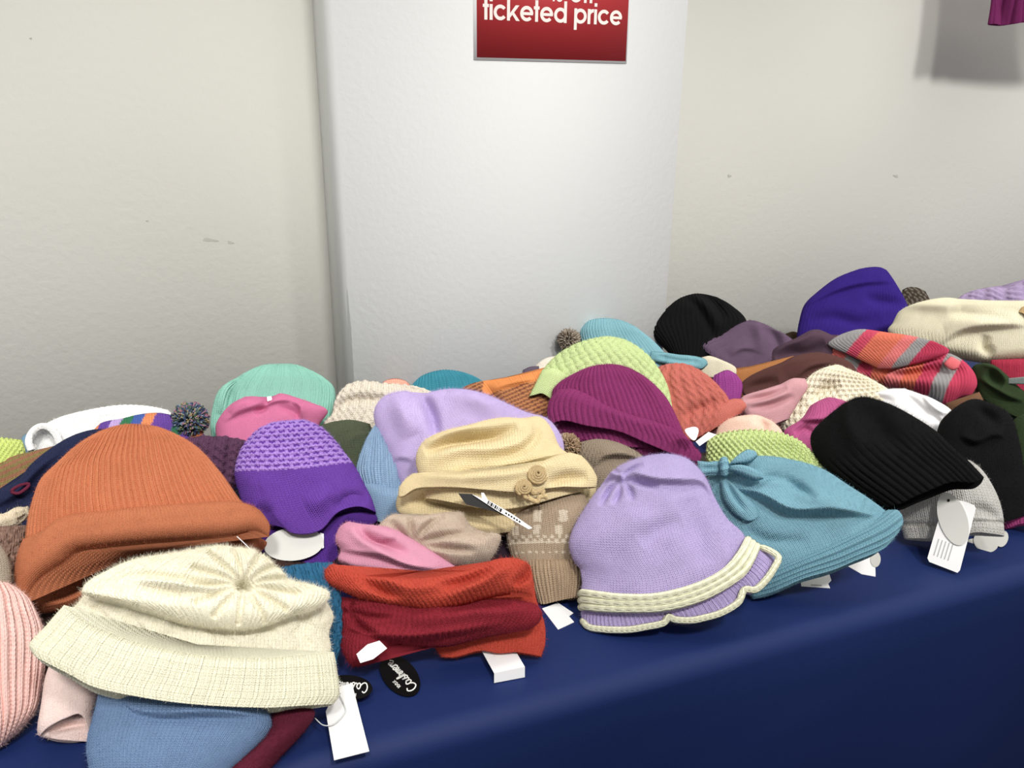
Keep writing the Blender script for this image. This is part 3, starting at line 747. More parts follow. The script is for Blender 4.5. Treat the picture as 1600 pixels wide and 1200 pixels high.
hat('knitted_hat', 'dull olive brown knit under the coral striped hat', (110, 76, 50),
    '1478,630 1476,650', '1530,612 1545,640', T='1500,622', B='1510,665', tf=.016, tb=.012, mat=FELT)
hat('knitted_hat', 'tiny glimpse of emerald green knit between black and forest green hats', (20, 124, 92),
    '1554,666 1550,688', '1576,670 1584,690', T='1566,664', tf=.010, tb=.008, lift=.05)
h = hat('knitted_hat', 'soft black hat slumped right of the black ribbed beanie', (18, 18, 19),
    '1488,640 1468,662 1462,700 1470,750 1500,812', '1552,634 1578,650 1592,690 1600,740 1606,805', T='1505,629 1520,624 1536,627', B='1546,822', mat=SOFT, tf=.04,
    cr=[('f', 8, 12, '1494,688 1520,700 1545,690 1565,690'), ('v', 5, 9, '1520,640 1545,660 1560,670')])
hat('knitted_hat', 'bright magenta knit at the right edge resting on the tablecloth', (198, 64, 142),
    '1566,796 1562,815 1570,828', '1650,770 1660,810 1650,830', T='1600,787', B='1600,820', tf=.018, tb=.012, pat=rib(20, .0009), z=.014)
# ---- middle left
hat('knitted_hat', 'dark olive green hat behind the purple openwork hat', (66, 74, 54),
    '498,665 502,690 520,730 540,775', '578,662 588,690 590,740 590,780', T='525,658 550,656', B='565,790', tf=.026, mat=SOFT, lift=-.025, cr=[('f', 5, 12, '588,680 560,680 538,694 530,712')])
h = hat('beanie', 'powder blue ribbed beanie half hidden beside the lilac angora hat', (126, 158, 190),
    '588,664 572,690 560,720 557,738 566,765', '606,664 640,700 655,740 650,775', T='596,658', B='610,775', pat=rib(20, .0020), res=1.3, tf=.03)
part(h, 'cuff', '566,756 572,775 582,812', '655,765 656,790 650,815', (120, 152, 184), T='590,757 615,762', B='610,822', off=.012, tf=.026, tb=.02, rnd=.35)
h = hat('angora_hat', 'large lilac angora hat with two soft lobes in the middle of the pile', LILAC,
    '632,612 600,622 586,640 586,662 600,700 618,740 636,780', '770,626 800,637 828,648 858,657 880,690 880,740', T='645,614 658,621 675,616 700,611 735,614', B='740,800', mat=SOFT, tf=.045, rnd=.2,
    cr=[('v', 11, 9, '656,618 668,636 677,655 683,680 688,705'), ('r', 6, 16, '622,622 634,650 648,690'), ('r', 5, 16, '700,624 740,634 790,650'), ('f', 3, 12, '614,724 630,722 650,728')], lump=.003)
h = hat('beanie', 'lime green basket weave beanie behind the plum beanie', LIME,
    '902,537 868,557 848,578 836,604 828,622 838,640', '1000,547 1020,567 1037,592 1046,616 1050,650 1040,690', T='932,529 950,527 975,532', B='880,670 960,700', pat=basket(12, 10, .0036), tf=.04,
    mask=lambda U, V, P: np.clip((P[..., 0] - P[..., 1] * .25 - 704) / 8, 0, 1))
part(h, 'cuff', '847,582 836,604 826,624', '885,590 878,615 870,634', LIME, T='866,580', B='834,623 846,621 860,629', off=.024, tf=.018, tb=.012, rnd=.3, lump=.001)
part(h, 'inner_rim', '826,622 826,632', '880,625 880,650', (178, 204, 114), T='850,618', B='838,642 860,650', off=.0, tf=.012, tb=.01, rnd=.3, lump=.001)

h = hat('pompom_hat', 'taupe ribbed hat with a fuzzy tan pompom below the plum beanie', (142, 126, 106),
    '908,690 902,705 906,740 930,790', '985,702 1006,716 1030,740 1020,780', T='932,686 957,690', B='980,800', tf=.028, pat=rib(36, .0008, slant=10),
    cr=[('f', 7, 14, '928,735 942,722 970,719 1000,724')])
pc = project(np.array([886., 699.]), *shifted(h['plane'], .004))
pompom('pompom', pc, .021, [(160, 136, 110), (176, 152, 124), (140, 118, 94)], h['root'], n=700, seed=2)

h = hat('beanie', 'plum ribbed beanie with a thick turned up cuff, right of centre', PLUM,
    '900,586 874,600 864,612 864,640 880,680', '985,576 1015,595 1040,620 1056,648 1066,672 1080,705', T='927,574 952,570 970,572', B='960,700', lift=.022, pat=rib(26, .0017, .4), tf=.04, mat=SOFT)
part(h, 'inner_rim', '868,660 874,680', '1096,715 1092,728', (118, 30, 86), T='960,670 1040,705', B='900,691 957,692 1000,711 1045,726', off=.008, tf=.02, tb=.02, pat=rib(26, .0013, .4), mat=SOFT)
part(h, 'cuff', '878,614 865,630 860,648 864,668', '1070,684 1086,702 1096,716 1092,727', PLUM, T='902,614 927,625 952,640 995,656 1045,671', B='887,664 920,672 970,681 1020,702 1065,720',
     off=.03, tf=.022, tb=.022, rnd=.42, pat=rib(26, .0013, .4), mat=SOFT, bot=.9)

# purple openwork hat: pale yarn rows laid over a darker ground
PUR, PAL = (98, 50, 156), (162, 122, 208)
def ow_rows(P):
    yb = 750 - (P[..., 0] - 372) * .095
    r = (yb - P[..., 1]) / 7.4 + 0.5 * 0
    cur = 0.0030 * (P[..., 0] - 470) ** 2 / 7.4
    r = r - cur * .35 + .12 * np.sin(P[..., 0] * .9)
    return r
def ow_mask(P):
    r = ow_rows(P); k = np.floor(r); f = r - k
    bars = np.abs(((P[..., 0] / 15.0 + .5 * (k % 2)) % 1) - .5) < .17
    return (r > -0.1) & ((f < .52) | bars)
h = hat('openwork_hat', 'purple hat with pale lilac openwork crown, beside the orange beanie', PUR,
    '432,660 400,677 380,698 369,724 367,746 373,770 384,800 412,824', '486,662 514,680 536,705 556,732 571,760 582,782 588,802', T='450,659 470,659',
    B='422,823 444,829 454,836 467,839 487,838 504,831 522,811 532,803 545,798 562,796', tf=.046, rnd=.24, res=1.6,
    colf=lambda U, V, P, b: np.where(ow_mask(P)[:, None], lin(PAL), lin(PUR)), pat=lambda U, V, P: np.where(ow_rows(P) > -.1, .0007 * np.cos((ow_rows(P) - .25) * 6.283), 0),
    cr=[('r', 5, 14, '480,800 500,790 520,770'), ('v', 5, 9, '520,800 545,786 575,780'), ('v', 4, 10, '400,800 430,812')])
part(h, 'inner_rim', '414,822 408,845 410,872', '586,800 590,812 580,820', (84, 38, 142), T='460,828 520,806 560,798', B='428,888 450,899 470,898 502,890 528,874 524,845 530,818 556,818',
     off=-.004, tf=.012, tb=.016, rnd=.3, cr=[('v', 8, 14, '440,845 470,850 505,842')], lump=.001)
card('size_label', '500,832 506,834 506,856 500,858', shifted(h['plane'], .012), PAPER, h['root'])
card('oval_tag', ell(459, 850, 47, 26, -6), shifted(h['plane'], .014), GREYCARD, h['root'])

# yellow hat with rosettes
YEL = (222, 202, 150)
h = hat('slouch_hat', 'pale yellow slouch hat with two knitted rosettes in the centre', YEL,
    '700,674 665,688 652,705 650,725 655,745 664,780', '838,650 852,658 864,676 875,700 898,716 912,732 908,770', T='730,667 760,658 787,654 812,655', B='780,800', tf=.04, rnd=.22,
    cr=[('v', 16, 8, '664,712 700,697 740,690 775,686 804,674'), ('r', 6, 9, '672,726 720,712 775,712 815,702 834,680 838,658'), ('v', 8, 8, '838,655 832,690 805,712 760,722'), ('r', 5, 7, '664,702 700,688 750,676'), ('v', 3, 6, '700,746 780,740 850,728 890,718')], lift=.035)
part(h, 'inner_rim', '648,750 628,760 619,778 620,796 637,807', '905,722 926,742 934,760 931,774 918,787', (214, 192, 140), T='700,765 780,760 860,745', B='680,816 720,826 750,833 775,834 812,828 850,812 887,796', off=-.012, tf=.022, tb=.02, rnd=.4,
     cr=[('v', 9, 12, '640,788 680,782 720,785 780,790'), ('r', 3, 8, '660,808 760,826 820,818 890,788')])
part(h, 'brim', '646,746 633,756 625,768 624,782', '903,718 918,736 927,753 926,767', YEL, T='700,749 760,743 820,735 880,714', B='632,781 650,771 680,769 715,770 760,774 800,777 830,774 870,768 900,768', off=.028, tf=.024, tb=.014, rnd=.4,
     cr=[('v', 7, 8, '846,766 880,754 912,754'), ('r', 3, 7, '660,752 720,757 790,752 860,736')])
def rosette(cx, cy, rp, turns, seed):
    Bp, n = shifted(h['plane'], .052)
    t = np.linspace(0, 1, 90); A = t * turns * 2 * math.pi
    rr = rp * (1.0 - 0.88 * t)
    P2 = np.stack([cx + rr * np.cos(A + seed), cy + rr * np.sin(A + seed) * .96], 1)
    P = project(P2, Bp, n) + n * (0.006 * t[:, None])
    tube3('rosette', P, np.linspace(.0026, .0018, 90), KNIT, h['root'], sides=7, col=(196, 168, 114))
rosette(840, 741, 14.5, 3.6, .3); rosette(819, 762, 12, 3.2, 2.0)
t = np.linspace(0, 2 * math.pi, 60)
P2 = np.stack([837 + 15 * np.cos(t) + 3 * np.sin(5 * t), 774 + 7 * np.sin(t) + 3 * np.cos(4 * t)], 1)
tube3('rosette_leaf', project(P2, *shifted(h['plane'], .05)), .003, KNIT, h['root'], sides=7, col=(204, 176, 120))
tp = shifted(plane_at(760, 800, .0, 40, 0, z=.0), 0)
tp = (project(np.array([760., 790.]), *shifted(h['plane'], .048)), h['plane'][1])
card('black_tag', '716,771 738,772 762,783 790,800 812,817 775,800 728,788', tp, BLACKCARD, h['root'])
pt = card('price_tag', '737,772 753,779 752,770 756,770 762,781 800,803 832,825 826,827 775,797', shifted(tp, .003), PAPER, h['root'])
for k, (a, b) in enumerate(((0, 2), (3, 4), (5, 8), (9, 10), (11.5, 14), (15, 16.5), (18, 19), (20, 23))):
    x0 = 763 + a * .95; x1 = 763 + b * .95; f = lambda x: 784 + (x - 763) * .62
    card('barcode_bar', [(x0, f(x0) - 2), (x1, f(x1) - 2), (x1 - 2, f(x1) + 3), (x0 - 2, f(x0) + 3)], shifted(tp, .0037), BLKINK, pt, thick=.0002)
for k in range(6):
    x0 = 790 + k * 4.2; f = lambda x: 800 + (x - 790) * .62
    card('printed_digit', [(x0, f(x0)), (x0 + 2.6, f(x0) + 1.6), (x0 + 1.8, f(x0) + 4), (x0 - .8, f(x0) + 2.4)], shifted(tp, .0037), BLKINK, pt, thick=.0002)

# black ribbed beanie, front right
h = hat('beanie', 'black ribbed hem beanie lying on the light grey hat, front right', (15, 15, 16),
    '1336,627 1316,640 1287,661 1268,680 1268,700 1280,722 1302,744 1340,772 1380,798', '1356,626 1388,635 1425,652 1462,675 1488,700 1513,722 1537,747', T='1345,625', B='1407,795 1425,787 1450,777 1487,763 1520,762 1532,755',
    tf=.042, rnd=.22, pat=rib(17, .002, .4), mask=lambda U, V, P: np.clip((V - .5) / .2, 0, 1), z=.10, e=42, tb=.009,
    cr=[('r', 5, 14, '1330,640 1330,680 1350,720'), ('v', 5, 16, '1360,650 1385,690 1420,720')], mat=SOFT)
h2 = h
# light grey hat
h = hat('beanie', 'light grey moss stitch hat with grey oval tags at the front right', (188, 186, 180),
    '1430,735 1410,770 1405,800 1408,822 1413,842', '1515,719 1534,735 1551,760 1562,785 1568,812 1569,838', T='1470,716', B='1450,844 1490,842 1520,835 1545,836', tf=.036, res=1.4, mat=CHUNK, pat=rib(52, .0007), z=.022,
    mask=lambda U, V, P: np.where(V > .86, 1.0, 0.0), cr=[('v', 5, 8, '1500,805 1530,800 1560,812'), ('v', 3, 3, '1408,820 1450,822 1500,820 1566,818', 1)])
tg = (project(np.array([1487., 815.]), *shifted(h['plane'], .045)), h['plane'][1])
pt = card('price_tag', '1497,782 1505,783 1522,789 1525,794 1500,891 1496,895 1452,878 1449,872 1470,800', tg, PAPER, h['root'])
for k in range(5):
    x0 = 1466 + k * 5.5
    card('printed_line', [(x0, 842 + k * 2), (x0 + 2, 842 + k * 2), (x0 - 6, 868 + k * 2), (x0 - 8, 868 + k * 2)], shifted(tg, .0005), GREYINK, pt, thick=.0002)
ot = card('oval_tag', ell(1489, 811, 43, 22, 71), shifted(tg, .002), GREYCARD, h['root'])
card('eyelet', ell(1482, 782, 2.2, 2.2), shifted(tg, .0028), BLACKCARD, ot, thick=.0003)
gt = plane_at(1540, 850, z=.002, e=80)
card('oval_tag', ell(1541, 846, 20, 17, 20), gt, GREYCARD, h['root'])
card('oval_tag', ell(1566, 842, 9, 13, 20), shifted(gt, -.001), GREYCARD, h['root'])
card('oval_tag', ell(1526, 850, 16, 8, 10), shifted(gt, -.0018), GREYCARD, h['root'])

# aqua hat with a bow
AQ = (110, 162, 180)
h = hat('bow_hat', 'aqua knit hat with a knotted bow, right of the lilac cloche', AQ,
    '1120,738 1096,760 1110,820 1150,890 1172,932', '1255,727 1290,738 1325,760 1360,782 1386,803 1394,825 1388,846', T='1149,722 1177,715 1206,716 1230,721', B='1206,928 1250,908 1295,896 1325,883 1365,866', tf=.045, z=.032, rnd=.2,
    cr=[('f', 13, 16, '1128,770 1160,776 1192,790 1228,809 1280,810 1325,812 1362,812'), ('v', 6, 7, '1130,764 1170,768 1205,757 1236,762'), ('r', 5, 8, '1150,756 1190,762 1224,757'), ('v', 6, 7, '1226,760 1250,775 1268,790'), ('r', 5, 12, '1240,780 1290,798 1340,806'), ('v', 3, 8, '1160,830 1200,850 1260,850')], pat=rib(70, .0005, slant=14))
part(h, 'ribbed_band', '1160,908 1166,920 1176,938', '1384,800 1400,802 1407,818 1398,838 1388,848', (106, 158, 176), T='1200,894 1250,874 1312,846 1352,824', B='1206,930 1250,911 1295,898 1325,885 1365,868', off=.016, tf=.024, tb=.02, rnd=.3, pat=rows(5.5, .0011), lump=.001)
part(h, 'bow_loop', '1140,737 1138,741', '1178,720 1181,727', AQ, T='1152,725 1166,717', B='1160,740 1172,736', off=.05, tf=.012, tb=.004, rnd=.4, closed=True, brnd=.4)
part(h, 'bow_loop', '1140,742 1138,750', '1186,757 1190,762', AQ, T='1156,741 1174,746', B='1158,758 1176,765', off=.052, tf=.012, tb=.004, rnd=.4, closed=True, brnd=.4)
part(h, 'bow_tail', '1124,756 1130,790 1146,812 1158,820', '1142,762 1160,780 1178,796 1182,806', AQ, T='1132,756', B='1170,822 1181,816', off=.03, tf=.016, tb=.004, rnd=.15, cr=[('v', 4, 4, '1132,760 1146,785 1162,808')])
part(h, 'bow_band', '1090,730 1090,756', '1124,730 1126,752', AQ, T='1108,733', B='1108,752', off=.036, tf=.012, tb=.006, rnd=.3, closed=True, brnd=.3, cr=[('v', 2, 3, '1096,744 1120,742')])
part(h, 'bow_knot', '1124,729 1124,742 1126,756', '1136,728 1139,742 1139,753', AQ, T='1130,726', B='1132,758', off=.044, tf=.013, tb=.006, rnd=.3, closed=True, brnd=.3, pat=rows(3, .0006))
ap = plane_at(1320, 895, z=.0015, e=89)
card('price_tag', '1325,885 1367,862 1368,901 1346,897', ap, PAPER, h['root'])
card('oval_tag', ell(1368, 874, 8, 12), shifted(ap, .001), GREYCARD, h['root'])
pt = card('price_tag', '1251,908 1295,895 1299,907 1294,912 1297,919 1252,916', ap, PAPER, h['root'])
card('printed_digit', '1267,913 1284,914 1284,916 1267,915', shifted(ap, .0005), GREYINK, pt, thick=.0002)

# lilac cloche
LI2 = (180, 162, 214); PIPE = (238, 230, 194)
h = hat('cloche_hat', 'lilac cloche hat with cream piping and a scalloped brim at the front', LI2,
    '988,724 958,738 936,764 914,795 895,828 889,852 895,874 909,895 908,923', '1068,718 1084,728 1101,748 1118,782 1136,811 1158,831 1165,842', T='1016,715 1044,713', B='937,930 973,936 1022,936 1078,923 1121,902 1149,871', tf=.05, z=.036, rnd=.22, mat=KNIT, bot=.75,
    cr=[('v', 6, 5, '971,756 952,775 940,800'), ('v', 5, 5, '971,756 968,780 960,800'), ('v', 5, 5, '971,756 984,775 990,795'), ('v', 6, 5, '971,756 1000,766 1030,772'), ('v', 4, 4, '971,756 960,742 962,735'), ('v', 4, 4, '971,756 990,744 1006,738'), ('v', 4, 4, '971,756 948,758 936,770'),
        ('r', 4, 4, '958,745 972,757', 1), ('f', 8, 14, '985,752 1020,766 1060,768 1095,766 1108,782'), ('v', 3, 13, '1000,858 1030,836 1065,826'), ('r', 3, 22, '905,868 990,832 1060,805'), ('v', 3, 18, '1070,790 1088,840 1100,890')])
for k, dy in enumerate((0, 1, 2)):
    f = (k + .5) / 3
    lo = pts('907,923 937,930 973,936 1022,936 1078,923 1121,902 1149,871 1165,842'); hi = pts('908,954 937,959 993,961 1039,959 1092,945 1135,922 1163,900 1186,855')
    a = spline(lo, 60) * (1 - f) + spline(hi, 60) * f
    u = np.linspace(0, 1, 60); pr = np.clip(1 - np.abs(2 * u - 1) ** 2.4, 0, 1) ** (1 / 2.4)
    P = project(a, *h['plane']) + h['plane'][1] * (.004 + .038 * pr - .002 * k)[:, None]
    tube3('cream_piping', P, .0046, KNIT, h['root'], sides=10, col=PIPE)
part(h, 'brim', '907,920 907,935 909,956', '1165,840 1176,848 1187,857', (174, 156, 208), T='937,928 973,934 1022,934 1078,921 1121,900 1149,869', B='937,962 993,964 1039,962 1092,948 1135,925 1163,903', off=-.002, tf=.036, tb=.02, rnd=.05, bot=1.0, lump=.0005)
SC_B = '920,981 937,985 979,987 1014,982 1036,977 1044,968 1054,972 1078,973 1100,969 1121,963 1142,952 1152,943 1160,926 1176,926 1192,912 1206,892'
part(h, 'scalloped_ruffle', '908,952 907,960 910,970', '1186,854 1200,863 1213,875', LI2, T='937,960 993,962 1039,959 1092,946 1135,923 1163,901', B=SC_B, off=-.004, tf=.034, tb=.016, rnd=.05, bot=.9, lump=.0008, pat=rib(52, .0014, .4))
e_ = spline(np.vstack([pts('910,970'), pts(SC_B), pts('1213,875 1200,863 1187,856')]), 150)
u = np.linspace(0, 1, 150); pr = np.clip(1 - np.abs(2 * u - 1) ** 2.4, 0, 1) ** (1 / 2.4)
tube3('scallop_edging', project(e_, *h['plane']) + h['plane'][1] * (-.003 + .03 * pr)[:, None], .0042, KNIT, h['root'], sides=8, col=PIPE)

# fair isle hat
def fair(U, V, P, b):
    c = np.broadcast_to(b, (len(U), 3)).copy(); w = lin((204, 188, 164))
    x, y = P[:, 0], P[:, 1]
    z = (np.abs(y - 846 - 2.6 * np.sign(np.sin(x * .55))) < 2.2) | (np.abs(y - 867) < 1.6) & (np.sin(x * .6) > .1) | (np.abs(y - 852) < 1.3)
    z |= (np.abs(y - 833) < 7) & (np.sin((x - 800) * .19) > .55) | (np.abs(y - 812) < 9) & (np.sin((x - 872) * .16) > .5)
    c[z] = w; return c
h = hat('fair_isle_hat', 'beige patterned hat with a ribbed cuff left of the lilac cloche', (164, 142, 116),
    '800,800 791,830 795,858 805,885', '912,770 930,810 930,850 925,885', T='860,780', B='860,895', tf=.03, colf=fair, pat=rib(40, .0005), res=1.8, lift=-.01)
part(h, 'ribbed_cuff', '826,876 830,905 842,942', '908,872 912,900 907,936', (166, 140, 110), T='860,876 890,875', B='850,947 870,943 890,939', off=.012, tf=.022, tb=.02, rnd=.25, res=1.2, pat=rib(15, .0016, .45))
fp = plane_at(870, 960, z=.0015, e=89)
card('price_tag', '847,951 872,942 896,958 889,963 897,972 872,984', fp, PAPER, h['root'])

# taupe and baby pink hats
h = hat('knitted_hat', 'baby pink rolled hat between the purple and the orange red hats', (222, 146, 176),
    '545,815 530,826 524,845 532,860 528,875 540,884', '612,826 655,850 700,878 722,892', T='555,818 582,822', B='560,893 583,899 620,906 650,908 690,903', tf=.036, rnd=.25, closed=True, brnd=.2,
    cr=[('f', 8, 11, '530,862 560,870 590,876 640,892 690,896'), ('v', 8, 8, '558,822 572,842 600,856 640,872'), ('r', 4, 8, '545,830 570,855 620,880'), ('f', 6, 9, '570,835 590,850 620,850')])
h = hat('knitted_hat', 'greige knit hat with a gathered star top, below the yellow hat', (186, 166, 146),
    '617,803 600,813 590,827 604,842 640,864', '722,799 738,822 762,834 782,838 776,860 762,880', T='632,806 652,808 690,802', B='672,876 705,886 735,889', tf=.04, rnd=.25, closed=True, brnd=.2, mat=SOFT, pat=rib(40, .0006),
    cr=[('v', 6, 5, '645,852 620,832 610,818'), ('v', 6, 5, '645,852 640,828 640,810'), ('v', 6, 5, '645,852 668,826 690,812'), ('v', 6, 5, '645,852 690,844 730,838'), ('v', 5, 5, '645,852 690,862 740,868'), ('v', 5, 5, '645,852 670,868 700,880'), ('v', 6, 10, '722,806 736,830 760,842'), ('r', 5, 14, '680,850 720,856 760,860')])

# crimson and orange red hats
ORD, CRI = (188, 56, 28), (140, 20, 40)
h = hat('cowl_hat', 'orange red ribbed hat folded around the crimson hat at the front', (186, 54, 26),
    '690,930 676,970 680,1012 690,1027', '822,878 832,900 838,936 851,975 852,1005 846,1026', T='760,900', B='712,1027 750,1018 780,1022 806,1020 826,1023', body='lower_layer', tf=.012, tb=.012, z=.012, rnd=.15, mat=SOFT, base=(780, 1020))
PLo = h['plane']
h['plane'] = shifted(PLo, .048)
part(h, 'upper_layer', '508,890 509,905 520,916', '816,876 830,888 833,932', ORD, T='523,882 550,896 600,906 650,908 717,898 750,886 775,876 800,873', B='550,931 590,942 637,950 667,955 717,948 760,936 800,929', tf=.036, tb=.02, rnd=.35, closed=True, brnd=.3, res=2.0, pat=rib(46, .0012, .34, slant=-4),
     cr=[('v', 8, 8, '560,905 600,928 640,940'), ('r', 5, 9, '600,912 640,930 690,925'), ('v', 7, 8, '690,925 730,915 770,898'), ('r', 5, 9, '700,940 750,920 800,890'), ('v', 7, 6, '800,920 822,900 826,884')], mat=SOFT)
fp = plane_at(788, 1040, z=.002, e=88)
card('price_tag', '752,1016 806,1018 820,1042 772,1052', shifted(fp, .010), PAPER, h['root'])
card('price_tag_flap', '772,1052 820,1042 820,1058 772,1067', (project(np.array([796., 1050.]), *shifted(fp, .010)), np.array([-.1, -.97, .2]) / np.linalg.norm([-.1, -.97, .2])), PAPER, h['root'])
h = hat('knitted_hat', 'crimson hat sandwiched inside the folded orange red hat', CRI,
    '527,932 523,958 533,980 532,1007 540,1028 552,1042', '700,950 780,940 835,944 847,957 842,973 828,984', T='560,936 640,946', B='570,1040 590,1025 612,1008 650,1010 700,1010 750,998 800,988', tf=.036, tb=.012, rnd=.3, mat=SOFT, closed=True, brnd=.25,
    cr=[('f', 9, 14, '545,985 590,1000 650,1004 720,996 790,980'), ('v', 7, 6, '547,956 570,985 600,1002'), ('v', 4, 4, '547,956 560,945'), ('v', 4, 4, '547,956 536,962'), ('v', 4, 4, '547,956 580,968 620,972'), ('r', 6, 13, '600,968 680,975 760,962 825,958'), ('v', 6, 9, '690,962 740,952 800,950')], pat=rib(40, .0008, slant=10), z=.034, base=(690, 1010))
card('care_label', '557,1022 574,1007 593,1001 605,1013 583,1030 563,1036', shifted(h['plane'], .034), PAPER, h['root'])
tp2 = plane_at(625, 1057, z=.003, e=86)
def cashmere_tag(root, cx, cy, a, b, ang, pl):
    ot = card('oval_tag', ell(cx, cy, a, b, ang), pl, BLACKCARD, root, label='black oval tag lettered Cashmere')
    # handwritten word as flat ribbons of ink; strokes in a 100 x 30 box
    W = ['13,4 8,1 2,6 0,15 4,23 12,22 17,17', '27,12 22,9 18,15 20,22 25,20 28,12 27,20 30,22 33,19', '33,19 38,9 36,14 40,20 36,23 33,21', '41,22 47,2 49,1 44,22 48,11 52,12 50,20 53,22',
         '55,11 54,22 57,12 60,11 59,22 62,12 65,11 64,20 67,22', '67,18 73,14 73,10 69,11 68,18 72,22 77,18', '78,10 77,22 79,13 84,10', '83,18 90,14 90,10 86,11 84,18 88,22 95,17']
    A = math.radians(ang); s = a * 1.62 / 100
    def place(p, dx, dy, sc):
        x = (p[:, 0] - 48) * sc * s + dx; y = (p[:, 1] - 13) * sc * s * 1.15 + dy
        return np.stack([cx + x * math.cos(A + math.pi) - y * math.sin(A + math.pi), cy + x * math.sin(A + math.pi) + y * math.cos(A + math.pi)], 1)
    Vs, Fs = [], []; nb = 0
    Bp, n = shifted(pl, .0005)
    def ribbon(Q, wd):
        nonlocal nb
        t = np.gradient(Q, axis=0); t /= np.maximum(np.linalg.norm(t, axis=1, keepdims=True), 1e-6)
        o = np.stack([-t[:, 1], t[:, 0]], 1) * wd
        P = project(np.concatenate([Q + o, Q - o]), Bp, n); k = len(Q)
        Vs.append(P); Fs.append(np.stack([np.arange(k - 1), np.arange(1, k), k + np.arange(1, k), k + np.arange(k - 1)], 1) + nb); nb += 2 * k
    for st in W: ribbon(place(spline(pts(st), 40), 0, 1.5, 1), a * .026)
    for st in ('2,0 2,10', '8,0 5,5 8,10 11,5 8,0', '17,0 14,5 17,10 20,5 17,0', '30,0 23,10', '24,1 24,3', '29,7 29,9'):
        ribbon(place(spline(pts(st), 14) + [20, -4], 0, -b * .25, .75), a * .014)
    mesh_obj('lettering', np.concatenate(Vs), np.concatenate(Fs), INK, ot, smooth=False)
cashmere_tag(h['root'], 625, 1056, 38, 25, 47 + 180 - 180, tp2)

hat('knitted_hat', 'petrol blue cable knit squeezed between cream and crimson hats', (24, 92, 128),
    '438,886 450,920 490,980 500,1045', '520,878 532,920 534,990 524,1040', T='480,880', B='512,1052', tf=.026, tb=.02, pat=cable(5, 4, .003), mat=CHUNK, lift=-.01, base=(512, 1000), z=.04)
# ---- left front
ORA = (184, 102, 56)
h = hat('beanie', 'large orange ribbed beanie with a rolled brim at the left', ORA,
    '152,687 112,711 82,737 62,757 51,785 44,812 40,845 40,885', '268,681 312,705 345,740 370,775 386,798 396,825', T='180,674 212,669 244,672', B='120,850 210,835 310,830', pat=rib(40, .0018, .45), mat=RIBBED, tf=.055, lift=.02, res=1.4, base=(215, 900), rnd=.25)
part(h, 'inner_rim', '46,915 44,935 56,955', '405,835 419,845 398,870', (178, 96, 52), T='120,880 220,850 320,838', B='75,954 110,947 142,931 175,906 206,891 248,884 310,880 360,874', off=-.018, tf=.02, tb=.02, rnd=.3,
     cr=[('r', 8, 9, '62,946 110,938 160,908 206,884 248,876 310,872 390,862', 1), ('v', 6, 12, '80,925 120,905 170,880 220,868'), ('v', 8, 7, '345,846 380,842 405,842')])
part(h, 'rolled_brim', '44,850 36,875 32,905 38,938 50,948', '384,798 402,806 418,828 417,846', (186, 104, 58), T='72,838 100,819 130,811 160,809 212,803 300,796 360,793', B='56,930 75,907 105,887 128,869 163,863 222,857 300,851 360,845 395,838', off=.034, tf=.03, tb=.03, rnd=.5, closed=True, brnd=.35, lump=.0015, bot=1)
# the loop and clear card hanging from it
lp = project(spline(pts('370,838 385,852 398,866 408,878 420,884 444,893'), 30), *shifted(h['plane'], .07))
tube3('tag_loop', lp, .0006, CLEAR, h['root'], sides=5)
card('clear_tag', '380,872 396,876 420,882 446,896 450,902 430,896 404,886', shifted(h['plane'], .066), CLEAR, h['root'])

CR2 = (234, 225, 200)
h = hat('beanie', 'cream cable knit beanie with a wide ribbed cuff at the front left', CR2,
    '175,912 140,924 120,945 106,962 98,990', '470,930 497,933 514,948 521,965 514,990 517,1010 514,1035', T='230,890 300,882 380,876 425,900', B='204,1020 300,1045 400,1050 460,1045', pat=cable(7, 3, .0020), tf=.03, rnd=.3, z=.042, base=(300, 1112), mat=SOFT)
part(h, 'gathered_crown', '300,884 210,894 160,915 138,930 134,942 150,945 190,950', '395,878 425,900 455,926 490,933 508,942 500,958 470,972', CR2, T='345,872', B='232,970 292,990 350,998 383,998 420,989 445,978', off=.036, tf=.03, tb=.02, rnd=.25, closed=True, brnd=.25, mat=SOFT, pat=rib(50, .0008),
     cr=[('v', 4.2, 4, '376,935 %d,%d' % (376 + rx * math.cos(a), 935 + ry * math.sin(a)), 1) for a, rx, ry in [(k * 2 * math.pi / 13 + .2, 82, 56) for k in range(13)]]
     + [('v', 3, 5, '345,940 290,930 230,922 190,925'), ('v', 3, 5, '340,950 280,950 220,940'), ('r', 4, 6, '340,945 280,940 210,930'), ('v', 6, 8, '376,935 376,936', 1)])
part(h, 'cuff', '107,960 80,992 55,1020 60,1034', '514,1030 519,1062 522,1096 512,1110', (236, 227, 198), T='146,989 204,1013 262,1028 321,1038 400,1041 450,1037', B='73,1045 117,1069 152,1088 204,1101 292,1114 400,1119 450,1116', off=.036, tf=.026, tb=.026, rnd=.25, pat=add(rib(62, .0008, .5), rows(16, .0002)), bot=.95, lump=.0015)
cp = plane_at(545, 1110, z=.006, e=80)
pt = card('price_tag', '527,1074 550,1068 577,1174 522,1188 509,1112', shifted(cp, .012), PAPER, h['root'])
card('eyelet', ell(530, 1084, 1.8, 1.8), shifted(cp, .0125), BLACKCARD, pt, thick=.0003)
lp = project(spline(pts('492,1122 505,1133 520,1132 534,1120 540,1108 530,1084'), 30), *shifted(cp, .016))
tube3('tag_loop', lp, .0006, CLEAR, h['root'], sides=5)
cashmere_tag(h['root'], 545, 1074, 37, 19, 4, shifted(cp, .004))

